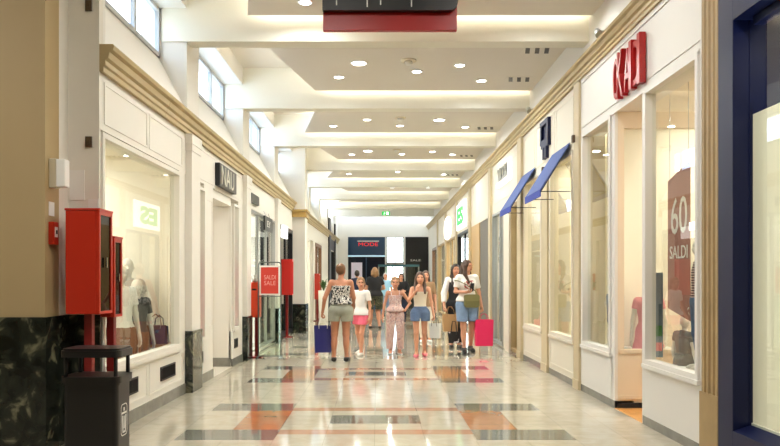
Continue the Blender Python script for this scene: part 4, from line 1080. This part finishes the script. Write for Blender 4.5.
WHITEC = B('white_cotton', (236, 232, 226)); IVORY = B('ivory_cotton', (226, 214, 194)); PINK = B('pink_cotton', (232, 104, 128)); DENIM = B('denim', (84, 104, 136), var=.12, vscale=30)
LDENIM = B('light_denim', (120, 142, 172), var=.1, vscale=30); SAGE = B('grey_green_linen', (150, 152, 138), var=.05, vscale=20); BLACKC = B('black_cotton', (26, 25, 27)); NAVYC = B('navy_cotton', (30, 38, 62))
OLIVE = B('olive_canvas', (116, 112, 70)); SKYC = B('pale_blue_cotton', (150, 196, 226)); TANC = B('tan_cotton', (150, 118, 84)); BLKL = mat('black_leather', (20, 19, 20), .35); PINKS = B('pink_shoe', (226, 120, 138)); WSHOE = B('white_shoe', (230, 228, 224), rough=.5)
FLORBW = pattern_mat('black_white_floral', [(30, 30, 30), (232, 228, 220), (40, 40, 42), (226, 222, 214)], 26)
FLORP = pattern_mat('blush_floral', [(206, 168, 158), (226, 204, 194), (176, 140, 140), (216, 190, 182)], 22)
CAMO = pattern_mat('camouflage', [(44, 48, 34), (82, 82, 54), (30, 30, 26), (104, 96, 66)], 12)
STRIPE = pattern_mat('striped_knit', [(70, 44, 50), (196, 170, 160)], 14, kind='stripe')

# the woman with her back to the camera
a = Figure('person', 'woman walking away in black and white floral camisole and grey-green shorts, holding a navy bag', -.6, 11.65, 1.62, PI, skin=SKINT, girth=1.03, bust=1, hips=1.03,
           pose=dict(elL=(.165, .02, .645), wrL=(.19, -.02, .505), curlL=1.35, elR=(-.13, -.01, .65), wrR=(-.12, -.07, .52), curlR=.6, hipR=(-.055, 0, .515), hipL=(.055, 0, .515), anR=(-.058, .01, .045), anL=(.072, .02, .045), knL=(.066, 0, .28), head=-.35))
a.body(); a.top('camisole', FLORBW, hem=.585, straps=True, t=.008, flare=.004); a.bottom('shorts', SAGE, waist=.615, hem=.41, loose=.006); a.shoes(BLKL, 'flat_shoe', high=.045); a.hair(mat('light_brown_hair', (112, 78, 50), .55, var=.2, vscale=40), 'bun'); W1 = a
# child in white tee and pink shorts beside her
a = Figure('person', 'child in white T-shirt and pink shorts beside the woman with the navy bag', -.29, 12.65, 1.38, -.5, girth=.86, hs=1.13, res=.0065,
           pose=dict(elR=(-.13, -.0, .65), wrR=(-.15, -.05, .52), anL=(.05, -.08, .045), knL=(.05, -.07, .285), anR=(-.048, .09, .06), knR=(-.05, .0, .285), heelR=.01, head=.5))
a.body(); a.top('t_shirt', WHITEC, hem=.52, sleeve=.62, t=.012, flare=.006); a.bottom('shorts', PINK, waist=.56, hem=.40, loose=.003); a.shoes(WSHOE, 'sneaker', high=.04); a.hair(HBLOND, 'pony')
# girl in the floral set
a = Figure('person', 'girl in blush floral sleeveless top and matching trousers, one hand on her hip', .33, 12.75, 1.385, .05, girth=.86, hs=1.13, res=.0065,
           pose=dict(elL=(.2, .03, .67), wrL=(.125, -.045, .575), palmL=(-1, .3, 0), dirL=(-.9, .3, -.3), curlL=.7, elR=(-.14, .01, .65), wrR=(-.165, -.03, .51), anR=(-.06, .02, .045), knR=(-.056, -.01, .28), anL=(.055, -.03, .045), knL=(.055, -.03, .285)))
a.body(); a.top('floral_top', FLORP, hem=.56, straps=True, t=.01, flare=.012); a.bottom('floral_trousers', FLORP, waist=.6, hem=.07, loose=.006, t=.008); a.shoes(WSHOE, 'sandal', high=.02); a.hair(HBLOND, 'short')
# girl in ivory vest and denim shorts
a = Figure('person', 'girl in ivory vest and denim shorts lifting one hand to her chin', .765, 12.4, 1.475, -.05, girth=.86, hs=1.1, res=.0065,
           pose=dict(elR=(-.13, -.06, .68), wrR=(-.045, -.135, .79), palmR=(.6, .7, 0), dirR=(.3, .1, .9), thumbR=(0, .4, .6), curlR=.5, elL=(.135, .01, .645), wrL=(.16, -.03, .5), curlL=1.2, anR=(-.045, -.05, .045), knR=(-.048, -.05, .285), anL=(.05, .05, .05), knL=(.05, -.01, .28)))
a.body(); a.top('vest', IVORY, hem=.575, straps=True, t=.008, flare=.0); a.bottom('denim_shorts', DENIM, waist=.6, hem=.425, loose=.002); a.shoes(PINKS, 'pink_shoe', high=.032); a.hair(HBROWN, 'front'); G4 = a
# woman in the printed tee
a = Figure('person', 'woman in white printed T-shirt and long denim shorts with a pink bag, phone in hand', 1.68, 13.05, 1.72, .12, girth=.94, bust=.9, res=.007,
           pose=dict(elR=(-.13, -.01, .66), wrR=(-.045, -.135, .655), palmR=(.2, 0, 1), dirR=(.8, -.6, .1), thumbR=(0, -1, .3), curlR=1.0, elL=(.135, .02, .65), wrL=(.155, -.02, .5), curlL=1.35, anR=(-.045, -.05, .045), knR=(-.05, -.04, .285), anL=(.05, .06, .05), knL=(.05, .0, .28), head=.75))
a.body(); a.top('t_shirt', WHITEC, hem=.555, sleeve=.7, t=.012, flare=.004); a.bottom('denim_shorts', LDENIM, waist=.59, hem=.34, loose=.008); a.shoes(BLKL, 'ankle_boot', high=.06, boot=True); a.hair(HBROWN, 'front'); W5 = a
F = a.field(a.torso, .016); a.clip(F, ((0, 1, 0), -.04), ((1, 0, 0), .05), ((-1, 0, 0), .05), ((0, 0, 1), .78), ((0, 0, -1), -.69)); a.emit(F, 't_shirt_print', pattern_mat('tee_print', [(236, 232, 226), (186, 60, 52), (40, 36, 40), (236, 232, 226)], 22))
# woman half hidden behind her
a = Figure('person', 'dark-haired woman in pale jacket half hidden behind the woman with the pink bag', 1.57, 14.0, 1.67, .1, res=.009,
           pose=dict(elR=(-.14, .0, .65), wrR=(-.15, -.05, .5), curlR=1.3))
a.body(); a.top('black_top', BLACKC, hem=.5, t=.008, neck=.82); a.top('pale_sleeves', WHITEC, hem=.78, sleeve=1.7, t=.012, neck=.84); a.bottom('black_trousers', BLACKC, waist=.56, hem=.06); a.shoes(BLKL); a.hair(HDARK, 'front'); W6 = a
# people farther off
a = Figure('person', 'woman in black top and camouflage shorts seen from behind, farther down the hall', -.06, 19.6, 1.70, PI, girth=1.12, res=.010, hips=1.05,
           pose=dict(elR=(-.15, -.03, .66), wrR=(-.08, -.12, .63), elL=(.14, -.02, .65), wrL=(.12, -.09, .56), anR=(-.075, .05, .05), anL=(.075, -.03, .045), knL=(.066, -.03, .28)))
a.body(); a.top('black_top', BLACKC, hem=.53, sleeve=.6, t=.016, flare=.01); a.bottom('camouflage_shorts', CAMO, waist=.56, hem=.31, loose=.016); a.shoes(BLKL); a.hair(HBLOND, 'bob')
a = Figure('person', 'short-haired person in navy top, far off between the two women seen from behind', -.64, 22.5, 1.66, PI, res=.012); a.body(); a.top('navy_top', NAVYC, hem=.5, sleeve=.6, t=.014); a.bottom('dark_trousers', BLACKC, waist=.56, hem=.06); a.shoes(BLKL); a.hair(HDARK, 'short')
a = Figure('person', 'person in pale blue top far off beside the woman in camouflage shorts', .3, 24.5, 1.6, 0, res=.012); a.body(); a.top('pale_blue_top', SKYC, hem=.5, sleeve=.7, t=.016); a.bottom('light_trousers', LDENIM, waist=.56, hem=.06); a.shoes(WSHOE); a.hair(B('pale_hair', (190, 196, 200)), 'short')
a = Figure('person', 'black-haired person in dark clothes far off above the girl in blush floral', .72, 20.8, 1.55, 0, res=.012, pose=dict(wrL=(.06, -.1, .66), elL=(.14, -.02, .66))); a.body(); a.top('dark_top', BLACKC, hem=.5, sleeve=1.8, t=.014); a.bottom('dark_trousers', NAVYC, waist=.56, hem=.06); a.shoes(BLKL); a.hair(HBLACK, 'long')
a = Figure('person', 'brown-haired person in tan top just behind the girl in ivory vest', 1.06, 15.2, 1.55, 0, res=.010); a.body(); a.top('tan_top', TANC, hem=.5, sleeve=.8, t=.014); a.bottom('beige_trousers', IVORY, waist=.56, hem=.06); a.shoes(WSHOE); a.hair(HBROWN, 'long')

# ------------------------------------------------------------------ bags and a phone in their hands
def bag(label, top, w, d, h, m, hm, drop=.14, rot=0.0, group=None, name='shopping_bag', logo=None):
    """top = the point of the hand that carries it"""
    z = top[2] - drop - h
    t = thing(name, label, 'bag', (top[0], top[1], z), rot, group)
    b = MB().use(m); e = .012
    lo = [(-w / 2 + .012, -d / 2 + .01), (w / 2 - .012, -d / 2 + .01), (w / 2 - .012, d / 2 - .01), (-w / 2 + .012, d / 2 - .01)]
    hi = [(-w / 2, -d / 2), (0, -d / 2 - .008), (w / 2, -d / 2), (w / 2 - d * .22, 0), (w / 2, d / 2), (0, d / 2 + .008), (-w / 2, d / 2), (-w / 2 + d * .22, 0)]
    l8 = [lo[0], (0, lo[0][1]), lo[1], (lo[1][0], 0), lo[2], (0, lo[2][1]), lo[3], (lo[0][0], 0)]
    bot = [b.bm.verts.new((x, y, 0)) for x, y in l8]; up = [b.bm.verts.new((x, y, h)) for x, y in hi]; inn = [b.bm.verts.new((x * .97, y * .93, h)) for x, y in hi]; ib = [b.bm.verts.new((x * .96, y * .9, .006)) for x, y in l8]
    F = [b.bm.faces.new(bot[::-1]), b.bm.faces.new(ib)]
    for r0, r1 in ((bot, up), (up, inn), (inn, ib)): F += [b.bm.faces.new((r0[k], r0[(k + 1) % 8], r1[(k + 1) % 8], r1[k])) for k in range(8)]
    b._fin(F); b.build('body', parent=t, local=True)
    for y in (-d / 2 - .004, d / 2 + .004):
        c = MB().use(hm); q = w * .24
        c.tube([(-q, y, h - .05), (-q, y, h), (-q * .8, y * .8, h + drop * .6), (-.03, y * .25, h + drop + .004), (.03, y * .25, h + drop + .004), (q * .8, y * .8, h + drop * .6), (q, y, h), (q, y, h - .05)], .005, 8); c.build('handle', parent=t, local=True)
    if logo:
        c = MB().use(logo[1])
        for sy, u in ((-1, 1), (1, -1)): c.text(logo[0], (-u * w * .3, sy * (d / 2 - .001), h * .45), (u, 0, 0), (0, 0, 1), (0, sy, 0), h * .13, w * .6, .004)
        c.build('lettering', parent=t, local=True)
    return t
g = W1.world(W1.grip['L'])
bag('navy shopping bag with white handles, in the hand of the woman walking away', g, .29, .12, .45, mat('navy_paper', (26, 30, 104), .4), PAPER, .13, .15, logo=None)
g = W5.world(W5.grip['L'])
bag('bright pink shopping bag held by the woman in the printed T-shirt', g + Vector((.04, 0, -.04)), .34, .13, .49, mat('hot_pink_paper', (236, 40, 100), .45), mat('pink_cord', (226, 60, 110), .7), .10, .1)
g = W6.world(W6.grip['R'])
bag('brown paper bag carried by the half hidden woman', g + Vector((.1, -.02, .08)), .30, .13, .34, mat('kraft_paper', (190, 152, 104), .7), mat('kraft_cord', (170, 132, 88), .8), .14, .1)
bag('black and white bag hanging below the brown paper bag', g + Vector((.16, -.16, -.2)), .22, .12, .22, pattern_mat('black_white_print', [(24, 24, 24), (24, 24, 24), (224, 224, 224)], 9), BLKL, .2, -.2)
g = G4.world(G4.grip['L'])
bag('pale grey bag with dark edges carried by the girl in denim shorts', g + Vector((.03, 0, .03)), .2, .09, .26, mat('pale_grey_paper', (206, 206, 202), .6), BLKL, .09, -.5)
t = thing('shoulder_bag', 'olive crossbody bag on the hip of the woman in the printed T-shirt', 'bag', tuple(W5.world((.025, -.085, .49))), .12)
b = MB().use(OLIVE); h = .21; b.prism(rrect(-.14, .14, -.0, .24, .05), lambda x, z: (x, -.055, z), lambda x, z: (x, .035, z)); b.build('body', parent=t, local=True)
b = MB().use(mat('olive_flap', (132, 126, 82), .85)); b.prism(rrect(-.142, .142, .12, .243, .05), lambda x, z: (x, -.064, z), lambda x, z: (x, -.05, z)); b.build('flap', parent=t, local=True)
b = MB().use(OLIVE); b.tube([(.12, .0, .2), (.06, -.10, .3), (-.12, -.13, .42), (-.26, -.07, .49), (-.29, .1, .5), (-.2, .24, .40), (.0, .26, .3), (.12, .1, .22), (.12, .0, .2)], .009, 8); b.build('strap', parent=t, local=True)
g = W5.world(W5.grip['R'] + v3(.0, -.012, .02))
t = thing('phone', 'dark phone held at the chest of the woman in the printed T-shirt', 'phone', tuple(g), .3)
b = MB().use(BLACK); b.prism(rrect(-.037, .037, -.05, .1, .01), lambda x, z: (x, -.004 - z * .3, z), lambda x, z: (x, .005 - z * .3, z)); b.build('case', parent=t, local=True)
b = MB().use(DARKGL); b.prism(rrect(-.033, .033, -.045, .095, .008), lambda x, z: (x, .0052 - z * .3, z), lambda x, z: (x, .0065 - z * .3, z)); b.build('screen', parent=t, local=True)

# ------------------------------------------------------------------ display figures and clothes in the shop windows
def mannequin(label, x, y, H, rot, dress, z=.0, style='dress', m2=None, res=.011, pose=None):
    a = Figure('mannequin', label, x, y, H, rot, dict(face=False, **(pose or {})), MANN, res, hs=1.0, cat='mannequin')
    a.body()
    if style == 'dress': a.top('dress_top', dress, hem=.6, sleeve=.4, t=.009); a.skirt('dress_skirt', dress, .63, .3, .08)
    elif style == 'set': a.top('shirt', dress, hem=.52, sleeve=.6, t=.01); a.bottom('trousers', m2, waist=.56, hem=.07)
    a.root.location.z = z
    b = MB().use(STEEL); b.lathe([(.16 * H, -.0), (.16 * H, .006), (.01, .01), (.01, .05 * H)], (0, 0, 0.0), 20); b.build('stand', parent=a.root, local=True)
    for ch in a.root.children:
        if ch.name.split('.')[0] != 'stand': ch.location.z = .012
    return a
GREYD = B('grey_knit', (112, 108, 104)); BEIGED = B('beige_dress', (196, 176, 150)); PINKD = B('rose_cotton', (226, 150, 160)); BROWNJ = B('brown_leather_look', (120, 74, 44), rough=.6)
mannequin('small mannequin in long grey dress behind the red banner in the white shop', 2.98, 6.98 - .2, 1.0, PI / 2 + .4, GREYD, .0, 'dress')
mannequin('small mannequin in striped knit top by the fluted pilaster in the white shop window', 2.83, 6.12, 1.15, -PI / 2 - .2, STRIPE, .55, 'set', DENIM)
mannequin('small mannequin in ivory shirt and jeans in the narrow window beyond the open door', 2.78, 8.2, 1.12, -PI / 2, IVORY, .55, 'set', DENIM)
mannequin('small mannequin in rose dress inside the open doorway of the white shop', 3.15, 8.12, 1.35, -.5, PINKD, 0, 'dress')
mannequin('mannequin in pale grey dress in the big window on the left', -3.0, 8.42, 1.6, .4, B('pale_grey_dress', (176, 172, 164)), 0, 'dress')
mannequin('mannequin in white shirt and brown trousers in the left window beside the red cabinets', -2.75, 7.5, 1.5, .9, WHITEC, 0, 'set', BROWNJ)
mannequin('mannequin in dark grey jacket and brown trousers in the left window, behind the white-shirted one', -2.72, 7.92, 1.35, .8, B('charcoal_wool', (64, 62, 62)), 0, 'set', BROWNJ)
mannequin('mannequin in white dress in the open glass shop on the right', 3.2, 14.4, 1.7, -.8, WHITEC, 0, 'dress')
mannequin('mannequin in dark outfit in the open glass shop by the stone pilaster', 2.9, 12.75, 1.65, -.8, NAVYC, 0, 'set', BLACKC)
# bags on a low table in the left window
t = thing('display_table', 'low pale wooden table behind the left window glass', 'table', (-2.75, 8.3, 0))
b = MB().use(WOOD); b.box(-2.98, -2.5, 8.16, 8.5, .56, .6, .004); b.build('table_top', parent=t)
for x in (-2.95, -2.53):
    for y in (8.19, 8.47): b = MB().use(WOOD); b.box(x - .02, x + .02, y - .02, y + .02, .004, .56); b.build('leg', parent=t)
def handbag(label, x, y, z, w, d, h, m, rot):
    t = thing('handbag', label, 'bag', (x, y, z), rot, 'handbags on the window table')
    b = MB().use(m); b.prism([(-w / 2, 0), (w / 2, 0), (w * .42, h), (-w * .42, h)], lambda x, z: (x, -d / 2, z), lambda x, z: (x, d / 2, z)); b.build('body', parent=t, local=True)
    b = MB().use(m); b.tube([(-w * .25, 0, h - .01), (-w * .2, 0, h + .09), (0, 0, h + .13), (w * .2, 0, h + .09), (w * .25, 0, h - .01)], .008, 8); b.build('handle', parent=t, local=True)
    b = MB().use(CHROME); b.box(-.02, .02, -d / 2 - .006, -d / 2 + .002, h * .6, h * .75); b.build('clasp', parent=t, local=True)
handbag('navy handbag on the window table, nearest the glass', -2.6, 8.36, .6, .22, .1, .2, NAVYC, .6)
handbag('brown leather handbag on the window table, left of the navy one', -2.6, 8.22, .6, .26, .12, .22, BROWNJ, .5)
handbag('ivory handbag on the window table, set back from the glass', -2.83, 8.38, .6, .24, .1, .2, IVORY, .5)
def rail(label, x, y, L, rot, cols, z=1.35):
    t = thing('clothes_rail', label, 'clothes rail', (x, y, 0), rot)
    b = MB().use(STEEL); b.tube([(-L / 2, 0, .02), (-L / 2, 0, z), (L / 2, 0, z), (L / 2, 0, .02)], .013, 8); b.build('rail', parent=t, local=True)
    b = MB().use(STEEL)
    for q in (-L / 2, L / 2): b.tube([(q, -.2, .02), (q, .2, .02)], .014, 8)
    b.build('foot', parent=t, local=True)
    n = int(L / .11)
    for i in range(n):
        m = cols[i % len(cols)]; q = -L / 2 + .1 + (L - .2) * i / max(1, n - 1); ln = random.uniform(.55, .8)
        c, sn = math.cos(rot), math.sin(rot); lx, ly = x + c * q, y + sn * q
        g = thing('hanging_garment', 'garment hanging on the %s' % label, 'clothing', (lx, ly, z - .06 - ln), rot, 'garments on the ' + label)
        b = MB().use(m); b.prism([(-.16, ln - .04), (-.05, ln), (.05, ln), (.16, ln - .04), (.27, ln - .3), (.21, ln - .33), (.17, ln - .2), (.2, 0), (-.2, 0), (-.17, ln - .2), (-.21, ln - .33), (-.27, ln - .3)], lambda y, z: (-.018, y, z), lambda y, z: (.018, y, z)); b.build('cloth', parent=g, local=True)
        b = MB().use(CHROME); b.tube([(0, 0, ln - .01), (0, 0, ln + .05), (0, .015, ln + .072), (0, .0, ln + .085), (0, -.014, ln + .073)], .003, 6); b.build('hanger_hook', parent=g, local=True)
rail('clothes rail deep inside the left clothes shop', -4.4, 8.0, 1.2, .2, [IVORY, GREYD, BEIGED, PINKD])
rail('clothes rail deep inside the white shop', 4.6, 7.6, 1.2, PI / 2, [PINKD, WHITEC, LDENIM, STRIPE])
rail('clothes rail inside the open glass shop', 4.7, 14.3, 1.4, .3, [BLACKC, NAVYC, GREYD, WHITEC])
rail('clothes rail inside the far left shop', -3.4, 20.5, 1.2, .4, [TANC, GREYD, IVORY])

# ------------------------------------------------------------------ daylight, camera, view
w = bpy.data.worlds.new('sky'); SC.world = w; w.use_nodes = True
nt = w.node_tree; bg = nt.nodes['Background']
sky = nt.nodes.new('ShaderNodeTexSky'); sky.sky_type = 'HOSEK_WILKIE'; sky.turbidity = 5; sky.sun_direction = (-.6, .3, .75)
mx = nt.nodes.new('ShaderNodeMix'); mx.data_type = 'RGBA'; mx.inputs['Factor'].default_value = .8; mx.inputs[7].default_value = (.82, .91, 1, 1)
nt.links.new(sky.outputs[0], mx.inputs[6]); nt.links.new(mx.outputs[2], bg.inputs['Color']); bg.inputs['Strength'].default_value = SKYS
cd = bpy.data.cameras.new('camera'); cam = bpy.data.objects.new('camera', cd); COL.objects.link(cam)
cam.location = (0, 0, CAMZ); cam.rotation_euler = (PI / 2, 0, 0); cd.sensor_width = 36; cd.lens = 700 / 780 * 36
cd.shift_x = 13 / 780; cd.shift_y = 57 / 780; cd.clip_end = 200
SC.camera = cam
SC.view_settings.view_transform = 'Standard'; SC.view_settings.look = 'None'; SC.view_settings.gamma = 1; SC.view_settings.use_curve_mapping = False
SC.view_settings.exposure = EXPO
cy = SC.cycles; cy.max_bounces = 9; cy.diffuse_bounces = 5; cy.glossy_bounces = 5; cy.transmission_bounces = 6; cy.transparent_max_bounces = 12
cy.sample_clamp_indirect = 6; cy.caustics_reflective = False; cy.caustics_refractive = False; cy.use_denoising = True
